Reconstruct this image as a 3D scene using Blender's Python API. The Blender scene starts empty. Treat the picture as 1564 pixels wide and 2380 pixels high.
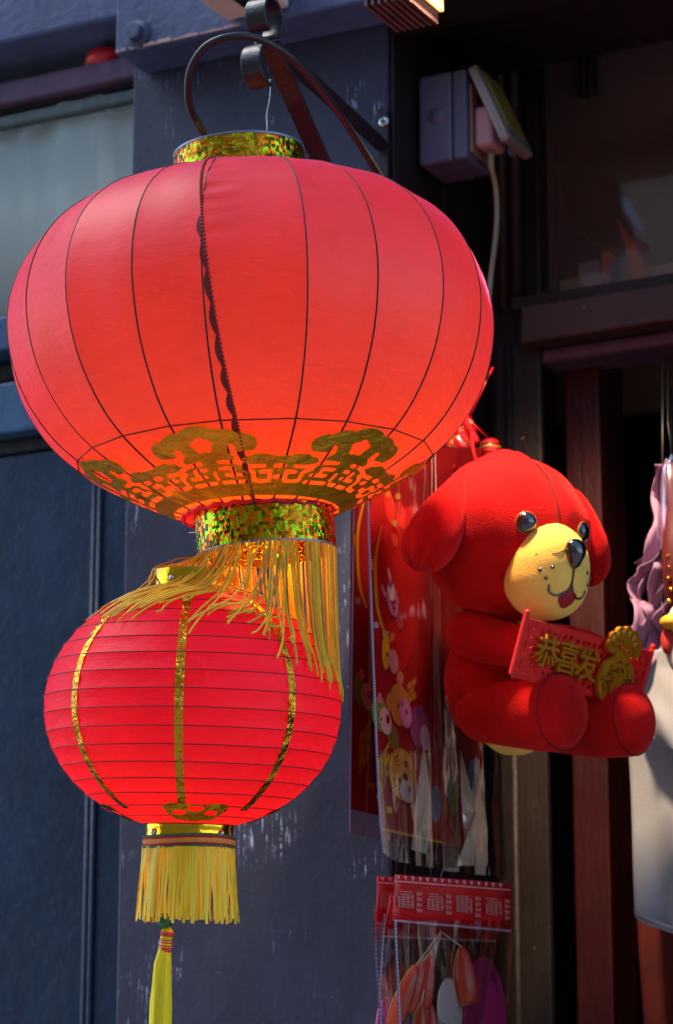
import bpy, bmesh, math, random
import numpy as np
from mathutils import Vector, Matrix
from math import sin, cos, pi, radians, sqrt, tan
random.seed(7)
sc = bpy.context.scene
# ------------------------------------------------------------------ camera
FPX, CX, CY, PITCH, CAMZ = 6500.0, 782.0, 1190.0, radians(14.0), 1.6     # photo measured on a 1564 x 2380 grid
cam = bpy.data.cameras.new('camera'); camo = bpy.data.objects.new('camera', cam); sc.collection.objects.link(camo)
camo.location = (0, 0, CAMZ); camo.rotation_euler = (pi/2 + PITCH, 0, 0)
cam.sensor_fit = 'HORIZONTAL'; cam.sensor_width = 24.0; cam.lens = 24.0*FPX/1564.0
cam.clip_start = 0.05; cam.clip_end = 500
cam.dof.use_dof = True; cam.dof.focus_distance = 3.27; cam.dof.aperture_fstop = 6.3
sc.camera = camo
# ------------------------------------------------------------------ world, sun, exposure
SUN_EL, SUN_AZ = radians(56), radians(-74)       # azimuth measured from +Y (away from camera) towards +X; negative = left
world = bpy.data.worlds.new('World'); sc.world = world; world.use_nodes = True
nt = world.node_tree; bg = nt.nodes['Background']
sky = nt.nodes.new('ShaderNodeTexSky'); sky.sky_type = 'NISHITA'; sky.sun_disc = False
sky.sun_elevation = SUN_EL; sky.sun_rotation = SUN_AZ; sky.ozone_density = 2.0
nt.links.new(sky.outputs[0], bg.inputs[0]); bg.inputs[1].default_value = 0.15
sun = bpy.data.lights.new('sun', 'SUN'); suno = bpy.data.objects.new('sun', sun); sc.collection.objects.link(suno)
sun.energy = 0.55; sun.angle = radians(34); sun.color = (1, .95, .88)
sdir = Vector((sin(SUN_AZ)*cos(SUN_EL), cos(SUN_AZ)*cos(SUN_EL), sin(SUN_EL)))
suno.rotation_euler = sdir.to_track_quat('Z', 'Y').to_euler(); suno.location = (-4, -4, 9)
sc.view_settings.view_transform = 'Standard'; sc.view_settings.look = 'None'
sc.view_settings.exposure = 1.42; sc.view_settings.gamma = 1.0; sc.view_settings.use_curve_mapping = False
sc.cycles.max_bounces = 10; sc.cycles.transparent_max_bounces = 24; sc.cycles.transmission_bounces = 8
sc.cycles.use_denoising = True; sc.cycles.sample_clamp_indirect = 6.0

# ------------------------------------------------------------------ photo geometry
CAM = Vector((0, 0, CAMZ)); SP, CP = sin(PITCH), cos(PITCH)
def ray(x, y):
    xr, yu = (x-CX)/FPX, -(y-CY)/FPX
    return Vector((xr, CP - yu*SP, SP + yu*CP))
def PX(x, y, Z): return CAM + ray(x, y)*Z
TH = radians(27.5)
U = Vector((cos(TH), -sin(TH), 0)); W = Vector((sin(TH), cos(TH), 0))     # along the shopfront / into the shop
B0 = PX(905, 700, 4.0).dot(W)
def FP(x, y, b):
    d = ray(x, y); P = CAM + d*((B0+b-CAM.dot(W))/d.dot(W)); return P.dot(U), P.z
def RPw(x, y, a):
    d = ray(x, y); return CAM + d*((a-CAM.dot(U))/d.dot(U))
def RP(x, y, a):
    P = RPw(x, y, a); return P.dot(W)-B0, P.z
def LOC(a, b, z): return U*a + W*(B0+b) + Vector((0, 0, z))

# ------------------------------------------------------------------ object helpers
COL = sc.collection
def wm(o):
    m = Matrix.LocRotScale(o.location, o.rotation_euler, o.scale)
    return wm(o.parent) @ m if o.parent else m
def thing(name, label, cat, loc=(0, 0, 0), rot=(0, 0, 0), group=None):
    o = bpy.data.objects.new(name, None); COL.objects.link(o); o.empty_display_size = .05
    o.location = loc; o.rotation_euler = rot; tag(o, label, cat, group); return o
def tag(o, label=None, cat=None, group=None, kind=None):
    for k, v in (('label', label), ('category', cat), ('group', group), ('kind', kind)):
        if v: o[k] = v
    return o
def mesh(name, vs, fs, m=None, parent=None, world=False, smooth=True, loc=None, rot=None):
    if world and parent:
        inv = wm(parent).inverted(); vs = [inv @ Vector(v) for v in vs]
    me = bpy.data.meshes.new(name); me.from_pydata([tuple(v) for v in vs], [], [tuple(f) for f in fs]); me.validate()
    o = bpy.data.objects.new(name, me); COL.objects.link(o)
    if m: me.materials.append(m)
    if parent: o.parent = parent
    if loc is not None: o.location = loc
    if rot is not None: o.rotation_euler = rot
    if smooth: me.polygons.foreach_set('use_smooth', [True]*len(me.polygons))
    return o
def base_at(o, p):
    """move a single-mesh thing's origin to p without moving the mesh"""
    p = Vector(p); o.data.transform(Matrix.Translation(-p)); o.location = p; return o
def box_vf(x0, x1, y0, y1, z0, z1):
    v = [(x, y, z) for x in (x0, x1) for y in (y0, y1) for z in (z0, z1)]
    return v, [(0, 1, 3, 2), (4, 6, 7, 5), (0, 4, 5, 1), (2, 3, 7, 6), (0, 2, 6, 4), (1, 5, 7, 3)]
def fbox(name, m, a0, a1, b0, b1, z0, z1, parent, bev=.003, seg=2):
    if a1 < a0: a0, a1 = a1, a0
    if z1 < z0: z0, z1 = z1, z0
    v, f = box_vf(a0, a1, b0, b1, z0, z1)
    o = mesh(name, v, f, m, parent, smooth=False)
    if bev: bevel(o, bev, seg)
    return o
def bevel(o, w, seg=2):
    md = o.modifiers.new('bevel', 'BEVEL'); md.width = w; md.segments = seg; md.limit_method = 'ANGLE'
def tube_vf(pts, r, n=8, cap=True):
    pts = [Vector(p) for p in pts]; k = len(pts); R = r if hasattr(r, '__len__') else [r]*k
    vs, fs = [], []; t = (pts[1]-pts[0]).normalized()
    nrm = t.orthogonal().normalized()
    for i, p in enumerate(pts):
        tn = (pts[min(i+1, k-1)] - pts[max(i-1, 0)])
        tn = tn.normalized() if tn.length > 1e-9 else t
        q = t.rotation_difference(tn); nrm = (q @ nrm); nrm = (nrm - tn*nrm.dot(tn)).normalized(); t = tn
        bi = t.cross(nrm)
        for j in range(n):
            a = 2*pi*j/n; vs.append(p + (nrm*cos(a) + bi*sin(a))*R[i])
    for i in range(k-1):
        for j in range(n):
            a, b = i*n+j, i*n+(j+1) % n; fs.append((a, b, b+n, a+n))
    if cap: fs.append(tuple(range(n-1, -1, -1))); fs.append(tuple(range((k-1)*n, k*n)))
    return vs, fs
def tube(name, pts, r, m, parent=None, n=8, world=True, cap=True):
    v, f = tube_vf(pts, r, n, cap); return mesh(name, v, f, m, parent, world)
def ribbon_vf(pts, widthdir, w, th):
    """flat bar: strip following pts, width along widthdir, thickness th across"""
    pts = [Vector(p) for p in pts]; wd = Vector(widthdir).normalized()*w*.5; vs, fs = [], []; k = len(pts)
    for i, p in enumerate(pts):
        t = (pts[min(i+1, k-1)] - pts[max(i-1, 0)]).normalized(); nn = t.cross(wd).normalized()*th*.5
        vs += [p-wd-nn, p+wd-nn, p+wd+nn, p-wd+nn]
    for i in range(k-1):
        for j in range(4): a, b = i*4+j, i*4+(j+1) % 4; fs.append((a, b, b+4, a+4))
    fs += [(3, 2, 1, 0), tuple(range(4*k-4, 4*k))]
    return vs, fs
def smoothpath(P, n=8):
    P = [Vector(p) for p in P]; out = []
    for i in range(len(P)-1):
        p0, p1, p2, p3 = P[max(i-1, 0)], P[i], P[i+1], P[min(i+2, len(P)-1)]
        for k in range(n):
            t = k/n; out.append(.5*((2*p1) + (p2-p0)*t + (2*p0-5*p1+4*p2-p3)*t*t + (3*p1-p0-3*p2+p3)*t**3))
    out.append(P[-1]); return out
def lathe_vf(prof, n=48, caps=False):
    vs, fs = [], []
    for r, z in prof:
        for j in range(n): a = 2*pi*j/n; vs.append((r*sin(a), -r*cos(a), z))
    for i in range(len(prof)-1):
        for j in range(n): a, b = i*n+j, i*n+(j+1) % n; fs.append((a, b, b+n, a+n))
    if caps: fs.append(tuple(range(n-1, -1, -1))); fs.append(tuple(range((len(prof)-1)*n, len(prof)*n)))
    return vs, fs
def blob_vf(c, rad, nu=40, nv=26, fn=None):
    vs, fs = [], []
    for i in range(nv+1):
        th = pi*i/nv
        for j in range(nu):
            ph = 2*pi*j/nu; d = Vector((sin(th)*sin(ph), -sin(th)*cos(ph), cos(th)))
            p = Vector((d.x*rad[0], d.y*rad[1], d.z*rad[2]))
            if fn: p = fn(p, d)
            vs.append(p + Vector(c))
    for i in range(nv):
        for j in range(nu):
            a, b = i*nu+j, i*nu+(j+1) % nu; fs.append((a, a+nu, b+nu, b))
    return vs, fs
def march(sdf, x0, x1, y0, y1, nx, ny):
    """filled polygons of sdf < 0 on a grid -> 2D verts, faces"""
    xs = np.linspace(x0, x1, nx+1); ys = np.linspace(y0, y1, ny+1); X, Y = np.meshgrid(xs, ys, indexing='ij')
    D = sdf(X, Y); vs, fs, key = [], [], {}
    def vid(k, p):
        if k not in key: key[k] = len(vs); vs.append(p)
        return key[k]
    ins = D < 0
    for i in range(nx):
        for j in range(ny):
            cs = ((i, j), (i+1, j), (i+1, j+1), (i, j+1)); n = [ins[c] for c in cs]
            if not any(n): continue
            poly = []
            for q in range(4):
                c, d = cs[q], cs[(q+1) % 4]
                if n[q]: poly.append(vid(c, (xs[c[0]], ys[c[1]])))
                if n[q] != n[(q+1) % 4]:
                    t = D[c]/(D[c]-D[d]); k = (min(c, d), max(c, d))
                    poly.append(vid(k, (xs[c[0]]*(1-t)+xs[d[0]]*t, ys[c[1]]*(1-t)+ys[d[1]]*t)))
            if len(poly) > 2: fs.append(poly)
    return vs, fs
def circ(X, Y, cx, cy, rx, ry=None):
    ry = ry or rx; return (np.sqrt(((X-cx)/rx)**2 + ((Y-cy)/ry)**2)-1)*min(rx, ry)
def seg(X, Y, ax, ay, bx, by, r):
    dx, dy = bx-ax, by-ay; t = np.clip(((X-ax)*dx + (Y-ay)*dy)/(dx*dx+dy*dy+1e-9), 0, 1)
    return np.hypot(X-ax-t*dx, Y-ay-t*dy) - r
def poly_sdf(X, Y, pts, r):
    d = np.full(X.shape, 1e9)
    for a, b in zip(pts[:-1], pts[1:]): d = np.minimum(d, seg(X, Y, *a, *b, r))
    return d
def boxs(X, Y, cx, cy, hx, hy, r=0):
    qx, qy = np.abs(X-cx)-hx+r, np.abs(Y-cy)-hy+r
    return np.hypot(np.maximum(qx, 0), np.maximum(qy, 0)) + np.minimum(np.maximum(qx, qy), 0) - r
def solid(o, t, off=0):
    md = o.modifiers.new('thick', 'SOLIDIFY'); md.thickness = t; md.offset = off; return o

# ------------------------------------------------------------------ materials
def lin(c): return tuple(((v/255)/12.92 if v/255 <= .04045 else ((v/255+.055)/1.055)**2.4) for v in c)
def L(nt, a, b): nt.links.new(a, b)
def newmat(name):
    m = bpy.data.materials.new(name); m.use_nodes = True; return m, m.node_tree, m.node_tree.nodes['Principled BSDF']
def mixcol(nt, fac, a, b, mode='MIX'):
    n = nt.nodes.new('ShaderNodeMix'); n.data_type = 'RGBA'; n.blend_type = mode
    for s, v in ((n.inputs[0], fac), (n.inputs[6], a), (n.inputs[7], b)):
        if hasattr(v, 'is_linked') or hasattr(v, 'links'): L(nt, v, s)
        else: s.default_value = v if s == n.inputs[0] else (*v[:3], 1)
    return n.outputs[2]
def noise(nt, scale, detail=4, rough=.55, stretch=None, vec='Object'):
    tc = nt.nodes.new('ShaderNodeTexCoord'); n = nt.nodes.new('ShaderNodeTexNoise')
    n.inputs['Scale'].default_value = scale; n.inputs['Detail'].default_value = detail; n.inputs['Roughness'].default_value = rough
    if stretch:
        mp = nt.nodes.new('ShaderNodeMapping'); mp.inputs['Scale'].default_value = stretch
        L(nt, tc.outputs[vec], mp.inputs[0]); L(nt, mp.outputs[0], n.inputs['Vector'])
    else: L(nt, tc.outputs[vec], n.inputs['Vector'])
    return n.outputs['Fac']
def ramp(nt, f, p0, p1, c0=(0, 0, 0), c1=(1, 1, 1)):
    r = nt.nodes.new('ShaderNodeValToRGB'); L(nt, f, r.inputs[0])
    r.color_ramp.elements[0].position = p0; r.color_ramp.elements[0].color = (*c0, 1)
    r.color_ramp.elements[1].position = p1; r.color_ramp.elements[1].color = (*c1, 1); return r.outputs[0]
def bump(nt, h, strength, dist, normal=None):
    b = nt.nodes.new('ShaderNodeBump'); b.inputs['Strength'].default_value = strength; b.inputs['Distance'].default_value = dist
    L(nt, h, b.inputs['Height'])
    if normal: L(nt, normal, b.inputs['Normal'])
    return b.outputs[0]
def M(name, col, rough=.5, metal=0, var=.25, vs=9, bs=0, bsc=60, bd=.002, stretch=None, sheen=0, spec=.5, coat=0):
    m, nt, p = newmat(name); c = Vector(lin(col))
    f = noise(nt, vs, 5, .6, stretch)
    L(nt, mixcol(nt, ramp(nt, f, .3, .7), c*(1-var), c*(1+var)), p.inputs['Base Color'])
    p.inputs['Roughness'].default_value = rough; p.inputs['Metallic'].default_value = metal
    p.inputs['Specular IOR Level'].default_value = spec
    if sheen: p.inputs['Sheen Weight'].default_value = sheen; p.inputs['Sheen Roughness'].default_value = .4; p.inputs['Sheen Tint'].default_value = (*[min(1, v*2+.05) for v in c], 1)
    if coat: p.inputs['Coat Weight'].default_value = coat; p.inputs['Coat Roughness'].default_value = .15
    if bs: L(nt, bump(nt, noise(nt, bsc, 4, .6, stretch), bs, bd), p.inputs['Normal'])
    return m
def paint(name, col, rough=.45, chipcol=(150, 165, 200), chips=True, grain=(1, 1, 1), bs=.5, chipamt=.62, bsc=110):
    m, nt, p = newmat(name); c = Vector(lin(col))
    base = mixcol(nt, ramp(nt, noise(nt, 5, 6, .65), .3, .75), c*.66, c*1.3)
    base = mixcol(nt, ramp(nt, noise(nt, 1, 5, .7, (30, 30, 4)), .45, .8), base, c*.6)
    if chips:
        s1 = ramp(nt, noise(nt, 1, 3, .7, (210, 210, 16)), chipamt, chipamt+.03)
        s2 = ramp(nt, noise(nt, 6.5, 2, .5), .56, .62); s3 = ramp(nt, noise(nt, 160, 2, .5), .42, .5)
        k = mixcol(nt, 1.0, mixcol(nt, 1.0, s1, s2, 'MULTIPLY'), s3, 'MULTIPLY')
        base = mixcol(nt, k, base, lin(chipcol))
        d1 = ramp(nt, noise(nt, 1, 2, .5, (60, 60, 45)), .74, .76)
        base = mixcol(nt, d1, base, Vector(lin(chipcol))*.6)
    L(nt, base, p.inputs['Base Color'])
    rr = nt.nodes.new('ShaderNodeMapRange'); L(nt, noise(nt, 14, 4), rr.inputs[0]); rr.inputs[3].default_value = rough-.1; rr.inputs[4].default_value = rough+.15
    L(nt, rr.outputs[0], p.inputs['Roughness']); p.inputs['Specular IOR Level'].default_value = .3
    n1 = bump(nt, noise(nt, bsc, 4, .65, grain), bs, .004); n2 = bump(nt, noise(nt, 24, 4, .6, grain), bs*.45, .008, n1)
    L(nt, n2, p.inputs['Normal']); return m
def satin(name, col, trans, pink, tfac=.5, wrinkle=.15, rough=.42, coat=.6):
    m, nt, p = newmat(name); out = nt.nodes['Material Output']
    c = Vector(lin(col)); f = ramp(nt, noise(nt, 7, 5, .65), .3, .75)
    blot = ramp(nt, noise(nt, 19, 2, .5), 0.655, .675)                      # a few water stains
    cc = mixcol(nt, f, c*.9, c*1.1); cc = mixcol(nt, blot, cc, c*.62)
    L(nt, cc, p.inputs['Base Color']); p.inputs['Roughness'].default_value = rough
    p.inputs['Specular IOR Level'].default_value = .15
    p.inputs['Sheen Weight'].default_value = .32; p.inputs['Coat Weight'].default_value = coat; p.inputs['Coat Roughness'].default_value = .44; p.inputs['Coat IOR'].default_value = 2.2; p.inputs['Coat Tint'].default_value = (.95, .55, 1, 1); p.inputs['Sheen Roughness'].default_value = .34; p.inputs['Sheen Tint'].default_value = (*lin(pink), 1)
    weave = noise(nt, 900, 2, .5); nm = bump(nt, weave, .10, .001); nm = bump(nt, noise(nt, 26, 3, .6, (1, 1, 2.2)), wrinkle, .012, nm)
    L(nt, nm, p.inputs['Normal'])
    tr = nt.nodes.new('ShaderNodeBsdfTranslucent'); L(nt, mixcol(nt, f, Vector(lin(trans))*.85, Vector(lin(trans))), tr.inputs[0]); L(nt, nm, tr.inputs['Normal'])
    mx = nt.nodes.new('ShaderNodeMixShader'); mx.inputs[0].default_value = tfac
    L(nt, p.outputs[0], mx.inputs[1]); L(nt, tr.outputs[0], mx.inputs[2]); L(nt, mx.outputs[0], out.inputs[0]); return m
def foil(name, col=(214, 160, 40), holo=False, rough=.22, crease=.5):
    m, nt, p = newmat(name); c = Vector(lin(col)); p.inputs['Metallic'].default_value = 1.0; p.inputs['Roughness'].default_value = rough
    f = ramp(nt, noise(nt, 30, 4), .3, .7); base = mixcol(nt, f, c*.75, c*1.15)
    nm = bump(nt, noise(nt, 42, 4, .6), crease, .012)
    if holo:
        tc = nt.nodes.new('ShaderNodeTexCoord'); v = nt.nodes.new('ShaderNodeTexVoronoi'); v.inputs['Scale'].default_value = 230; v.distance = 'CHEBYCHEV'; v.inputs['Randomness'].default_value = .35
        L(nt, tc.outputs['Object'], v.inputs['Vector'])
        sep = nt.nodes.new('ShaderNodeSeparateColor'); L(nt, v.outputs['Color'], sep.inputs[0])
        g = ramp(nt, sep.outputs[0], .55, .6); patch = ramp(nt, noise(nt, 12, 2), .36, .56)
        o = ramp(nt, sep.outputs[1], .6, .65)
        hc = mixcol(nt, g, lin((60, 45, 10)), lin((150, 230, 30))); hc = mixcol(nt, o, hc, lin((250, 120, 20)))
        k = nt.nodes.new('ShaderNodeMath'); k.operation = 'MULTIPLY'; L(nt, patch, k.inputs[0]); k.inputs[1].default_value = .9
        base = mixcol(nt, k.outputs[0], base, hc); nm = bump(nt, sep.outputs[2], .3, .003, nm)
    L(nt, base, p.inputs['Base Color']); L(nt, nm, p.inputs['Normal']); return m
def film(name, tint=(235, 238, 248), fac=.10, rough=.06, crease=.5, fres=.55, haze=0, haze_col=(140, 128, 122)):
    m, nt, p = newmat(name); nt.nodes.remove(p); out = nt.nodes['Material Output']
    t = nt.nodes.new('ShaderNodeBsdfTransparent'); t.inputs[0].default_value = (*lin(tint), 1)
    g = nt.nodes.new('ShaderNodeBsdfGlossy'); g.inputs['Roughness'].default_value = rough
    nm = bump(nt, noise(nt, 7, 4, .6, (1, 1, .35)), crease, .05); L(nt, nm, g.inputs['Normal'])
    lw = nt.nodes.new('ShaderNodeLayerWeight'); lw.inputs[0].default_value = .35; L(nt, nm, lw.inputs['Normal'])
    ad = nt.nodes.new('ShaderNodeMath'); ad.operation = 'MULTIPLY_ADD'; L(nt, lw.outputs['Fresnel'], ad.inputs[0]); ad.inputs[1].default_value = fres; ad.inputs[2].default_value = fac
    ad.use_clamp = True
    mx = nt.nodes.new('ShaderNodeMixShader'); L(nt, ad.outputs[0], mx.inputs[0]); L(nt, t.outputs[0], mx.inputs[1]); L(nt, g.outputs[0], mx.inputs[2])
    if haze:
        df = nt.nodes.new('ShaderNodeBsdfDiffuse'); df.inputs[0].default_value = (*lin(haze_col), 1)  # diffuse layer paints haze and glare into the film
        m2 = nt.nodes.new('ShaderNodeMixShader'); mr = nt.nodes.new('ShaderNodeMapRange'); L(nt, noise(nt, 5, 5, .6), mr.inputs[0]); mr.inputs[1].default_value = .3; mr.inputs[2].default_value = .7; mr.inputs[3].default_value = haze*.4; mr.inputs[4].default_value = haze
        L(nt, mr.outputs[0], m2.inputs[0]); L(nt, mx.outputs[0], m2.inputs[1]); L(nt, df.outputs[0], m2.inputs[2]); L(nt, m2.outputs[0], out.inputs[0]); return m
    L(nt, mx.outputs[0], out.inputs[0]); return m
def emis(name, col, s):
    m, nt, p = newmat(name); p.inputs['Base Color'].default_value = (*lin(col), 1); p.inputs['Emission Color'].default_value = (*lin(col), 1)
    p.inputs['Emission Strength'].default_value = s; return m

m_pil = paint('pilaster_paint', (48, 53, 74), .46, bs=.24, chipamt=.575)
m_beam = paint('beam_paint', (74, 88, 122), .5, (170, 150, 130), True, (1, 1, 1), .5, .66, 55)
m_navy = paint('navy_gloss', (24, 46, 70), .3, chips=False, bs=.28, bsc=60)
m_navy2 = paint('navy_rail', (52, 88, 122), .35, chips=False, bs=.4)
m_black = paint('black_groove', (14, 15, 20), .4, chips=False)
m_purple = paint('purple_moulding', (92, 72, 96), .5, chips=False)
m_grn = paint('green_sash', (78, 92, 92), .45, chips=False)
m_reveal = paint('brown_reveal', (28, 23, 24), .5, (120, 100, 80), True, (1, 1, .2), .4, .7)
m_brown = paint('brown_frame', (40, 33, 31), .5, (190, 175, 150), True, (1, 1, .3), .45, .7)
m_brownH = paint('brown_transom', (72, 57, 53), .5, (190, 175, 150), True, (.15, 1, 1), .45, .7)
m_redpost = paint('oxblood_post', (54, 7, 14), .5, (30, 16, 16), True, (1, 1, .2), .4, .66)
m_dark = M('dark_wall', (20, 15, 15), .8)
m_sof = paint('soffit_black', (26, 20, 22), .5, (150, 110, 110), True, (1, 1, 1), .3, .7)
m_iron = M('black_iron', (14, 18, 26), .34, 0, .2, 30, .5, 90, .002, spec=.5, coat=.15)
m_iron_r = M('rusty_iron', (24, 22, 30), .5, .2, .4, 25, .5, 120)
m_cable = M('black_rubber', (16, 19, 24), .45, 0, .15, 40, .15, 300)
m_steel = M('bright_steel', (190, 195, 200), .25, 1)
m_gcable = M('grey_flex', (120, 112, 84), .4, 0, .1)
m_road = M('paving', (150, 145, 138), .8, 0, .2, 3, .5, 30)
m_blind = M('pale_blind', (236, 244, 236), .7, 0, .18, 1.6, stretch=(.3, 1, 1.6))  # whitened to stand for the pale reflection in the left pane
m_glass = film('window_glass', (236, 244, 246), .16, .06, .04)
m_glass2 = film('shop_glass', (214, 206, 198), .10, .08, .02, .6, .30)  # includes a painted brownish haze

# ------------------------------------------------------------------ ground
g = mesh('road', *[[(-120, -120, 0), (120, -120, 0), (120, 120, 0), (-120, 120, 0)], [(0, 1, 2, 3)]], m_road, smooth=False)
tag(g, 'grey paved alley in front of the shop', 'road', kind='structure')

# ------------------------------------------------------------------ opposite side of the alley (added wall, seen only in reflections, keeps the low sky off the shop)
m_opp = M('buff_brick', (158, 144, 130), .85, 0, .25, 2.5, .4, 14)
v, f = box_vf(-9, 9, -B0-3.6, -B0-2.9, 0, 6.4)
opp = mesh('added_alley_wall', v, f, m_opp, None, smooth=False, loc=W*B0, rot=(0, 0, -TH)); tag(opp, 'unseen buff brick wall added across the alley to shape the light', 'wall', kind='structure')
for q in range(4):
    v, f = box_vf(-6+3.4*q, -4.7+3.4*q, -B0-2.895, -B0-2.86, 3.6, 5.4); mesh('window', v, f, M('opposite_window', (170, 160, 140), .3) if q == 0 else bpy.data.materials['opposite_window'], opp, smooth=False)

# ------------------------------------------------------------------ shopfront
shop = thing('shopfront', 'dark painted shopfront with slate blue pilaster, window bays and shop doorway', 'shopfront', W*B0, (0, 0, -TH))
aL = FP(288, 1300, 0)[0]; aR = FP(905, 1300, 0)[0]; TOP = 4.3
fbox('pilaster', m_pil, aL, aR, 0, .36, 0, TOP, shop, .004)
zb = FP(268, 127, -.09)[1]; aB0 = FP(268, 100, -.09)[0]; aB1 = FP(884, 40, -.09)[0]
beam = fbox('beam', m_beam, aB0, aB1, -.09, -.002, zb, zb+.34, shop, .004)
# paler chipped lip along the lower front edge of the beam
rng = random.Random(3)
for k in range(9):
    a = aB0 + (aB1-aB0)*(k*.055+.004); w = rng.uniform(.012, .035); h = rng.uniform(.003, .009)
    vs = []; n = 7
    for i in range(n): vs.append((a+w*i/(n-1), -.0922, zb+.002)); 
    for i in range(n-1, -1, -1): vs.append((a+w*i/(n-1), -.0925, zb+.002+h*rng.uniform(.3, 1)))
    mesh('paint_chip', vs, [tuple(range(2*n))], M('chip', (176, 150, 140), .7) if k == 0 else bpy.data.materials['chip'], beam, smooth=False)
# hexagonal bolt
bc = FP(320, 80, -.09); bolt = []
hexv = [(bc[0]+.0155*cos(i*pi/3+.3), b, bc[1]+.0155*sin(i*pi/3+.3)) for b in (-.108, -.0905) for i in range(6)]
bo = mesh('bolt', hexv, [tuple(range(5, -1, -1)), tuple(range(6, 12))]+[(i, (i+1) % 6, 6+(i+1) % 6, 6+i) for i in range(6)], m_beam, beam, smooth=False); bevel(bo, .0025)
v, f = lathe_vf([(0.0001, .004), (.021, .004), (.022, .002), (.022, 0)], 24)
mesh('washer', [(bc[0]+x, -.0905-z, bc[1]+y) for x, y, z in v], f, m_beam, beam)
# left bay
def yz(y, b, x=20): return FP(x, y, b)[1]
aF = aL - 2.2
def lband(name, m, y0, y1, b0, b1=.34, bev=.004): return fbox(name, m, aF, aL-.003, b0, b1, yz(y1, b0), yz(y0, b0), shop, bev)
fbox('top_rail', m_beam, aF, aB0-.004, -.03, .3, yz(96, -.03), TOP, shop, .006)
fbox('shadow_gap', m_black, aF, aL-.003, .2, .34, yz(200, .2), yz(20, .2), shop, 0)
lband('batten', m_black, 130, 160, .13)
lband('moulding', m_purple, 188, 238, .03)
lband('groove', m_black, 240, 262, .055)
sash = lband('window_sash', m_grn, 266, 292, .04)
zt, zbm = yz(298, .05), yz(728, .05)
p_ = mesh('window_pane', [(aF, .05, zbm), (aL-.003, .05, zbm), (aL-.003, .05, zt), (aF, .05, zt)], [(0, 1, 2, 3)], m_glass, shop, smooth=False)
nx = 90
bl = [(aF+(aL-aF)*i/nx, .066+.006*sin(i*.8)+.004*sin(i*2.1), z) for z in (zbm-.02, zt+.05) for i in range(nx+1)]
solid(mesh('blind', bl, [(i, i+1, i+nx+2, i+nx+1) for i in range(nx)], m_blind, shop), .002)
lband('sill', m_navy2, 732, 812, .04); lband('groove', m_black, 814, 884, .09); lband('lock_rail', m_navy2, 888, 1006, .05)
lband('groove', m_black, 1008, 1056, .08)
fbox('door_panel', m_navy, aF, aL-.003, .075, .34, 0, yz(1060, .075), shop, .004)
for x in (214, 227):
    a = FP(x, 1300, .07)[0]; v, f = tube_vf([(a, .074, .3), (a, .074, yz(1075, .07))], .0055, 8); mesh('bead', v, f, m_navy, shop)
# recess on the right: reveal, frame, transom window, doorway
b_at = lambda x, y: RP(x, y, aR)[0]
BW = .34
fbox('reveal_board', m_reveal, aR+.001, aR+.008, .006, .16, 0, TOP, shop, .002)
fbox('reveal_board', m_reveal, aR+.001, aR+.014, .163, BW, 0, TOP, shop, .003)
def fz(y, b, x=1212): return FP(x, y, b)[1]
def fa(x, b, y=1000): return FP(x, y, b)[0]
aEnd = fa(2300, BW)
# moulded frame post
fbox('frame_post', m_reveal, aR+.016, fa(1218, BW-.03), BW-.03, BW+.1, 0, TOP, shop, .006)
for x in (1172, 1204):
    a = fa(x, BW-.035); z0, z1 = fz(715, BW-.035), TOP
    v, f = tube_vf([(a, BW-.031, z0), (a, BW-.031, z1)], .009, 10); mesh('bead', v, f, m_brown, shop)
fbox('door_jamb', m_brown, fa(1150, BW-.045), fa(1258, BW-.045), BW-.045, BW-.031, 0, fz(795, BW-.045), shop, .004)
a = fa(1182, BW-.05); v, f = tube_vf([(a, BW-.046, 0), (a, BW-.046, fz(800, BW-.05))], .007, 8); mesh('bead', v, f, m_brown, shop)
tr = fbox('transom', m_brownH, fa(1213, BW-.07), aEnd, BW-.07, BW+.06, fz(797, BW-.07), fz(712, BW-.07), shop, .004)
v, f = box_vf(fa(1217, BW-.02), aEnd, BW-.055, BW+.02, fz(712, BW-.07)+.001, fz(690, BW-.055)); mesh('sill_bead', v, f, m_brown, tr, smooth=False)
fbox('door_head', m_purple, fa(1262, BW-.02), aEnd, BW-.035, BW+.05, fz(850, BW-.035), fz(797, BW-.07)-.002, shop, .008)
fbox('red_post', m_redpost, fa(1312, BW+.02), fa(1394, BW+.02), BW+.02, BW+.12, 0, fz(850, BW-.035)+.02, shop, .004)
fbox('window_stile', m_reveal, fa(1222, BW-.01), fa(1264, BW-.01), BW-.01, BW+.07, fz(702, BW-.01), TOP, shop, .006)
zt, zb2 = TOP, fz(700, BW+.02)
mesh('window_pane', [(fa(1264, BW), BW+.02, zb2-.05), (aEnd, BW+.02, zb2-.05), (aEnd, BW+.02, zt), (fa(1264, BW), BW+.02, zt)], [(0, 1, 2, 3)], m_glass2, shop, smooth=False)
for x0_, x1_ in ((1336, 1350), (1354, 1366), (1370, 1382)): fbox('window_bar', m_brown, fa(x0_, BW, 130), fa(x1_, BW, 130), BW-.012, BW+.012, fz(250, BW), TOP, shop, .004)
# fascia and soffit over the recess
zf = FP(884, 66, 0)[1]
fbox('fascia', m_sof, aR+.004, aEnd, -.05, .05, zf, zf+.5, shop, .006)
fbox('soffit', m_sof, aR+.016, aEnd, .052, BW-.033, zf+.03, zf+.1, shop, .004)
fbox('jetty', m_sof, aF, aEnd, -.02, 1.6, TOP, TOP+.4, shop, .01)
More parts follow.
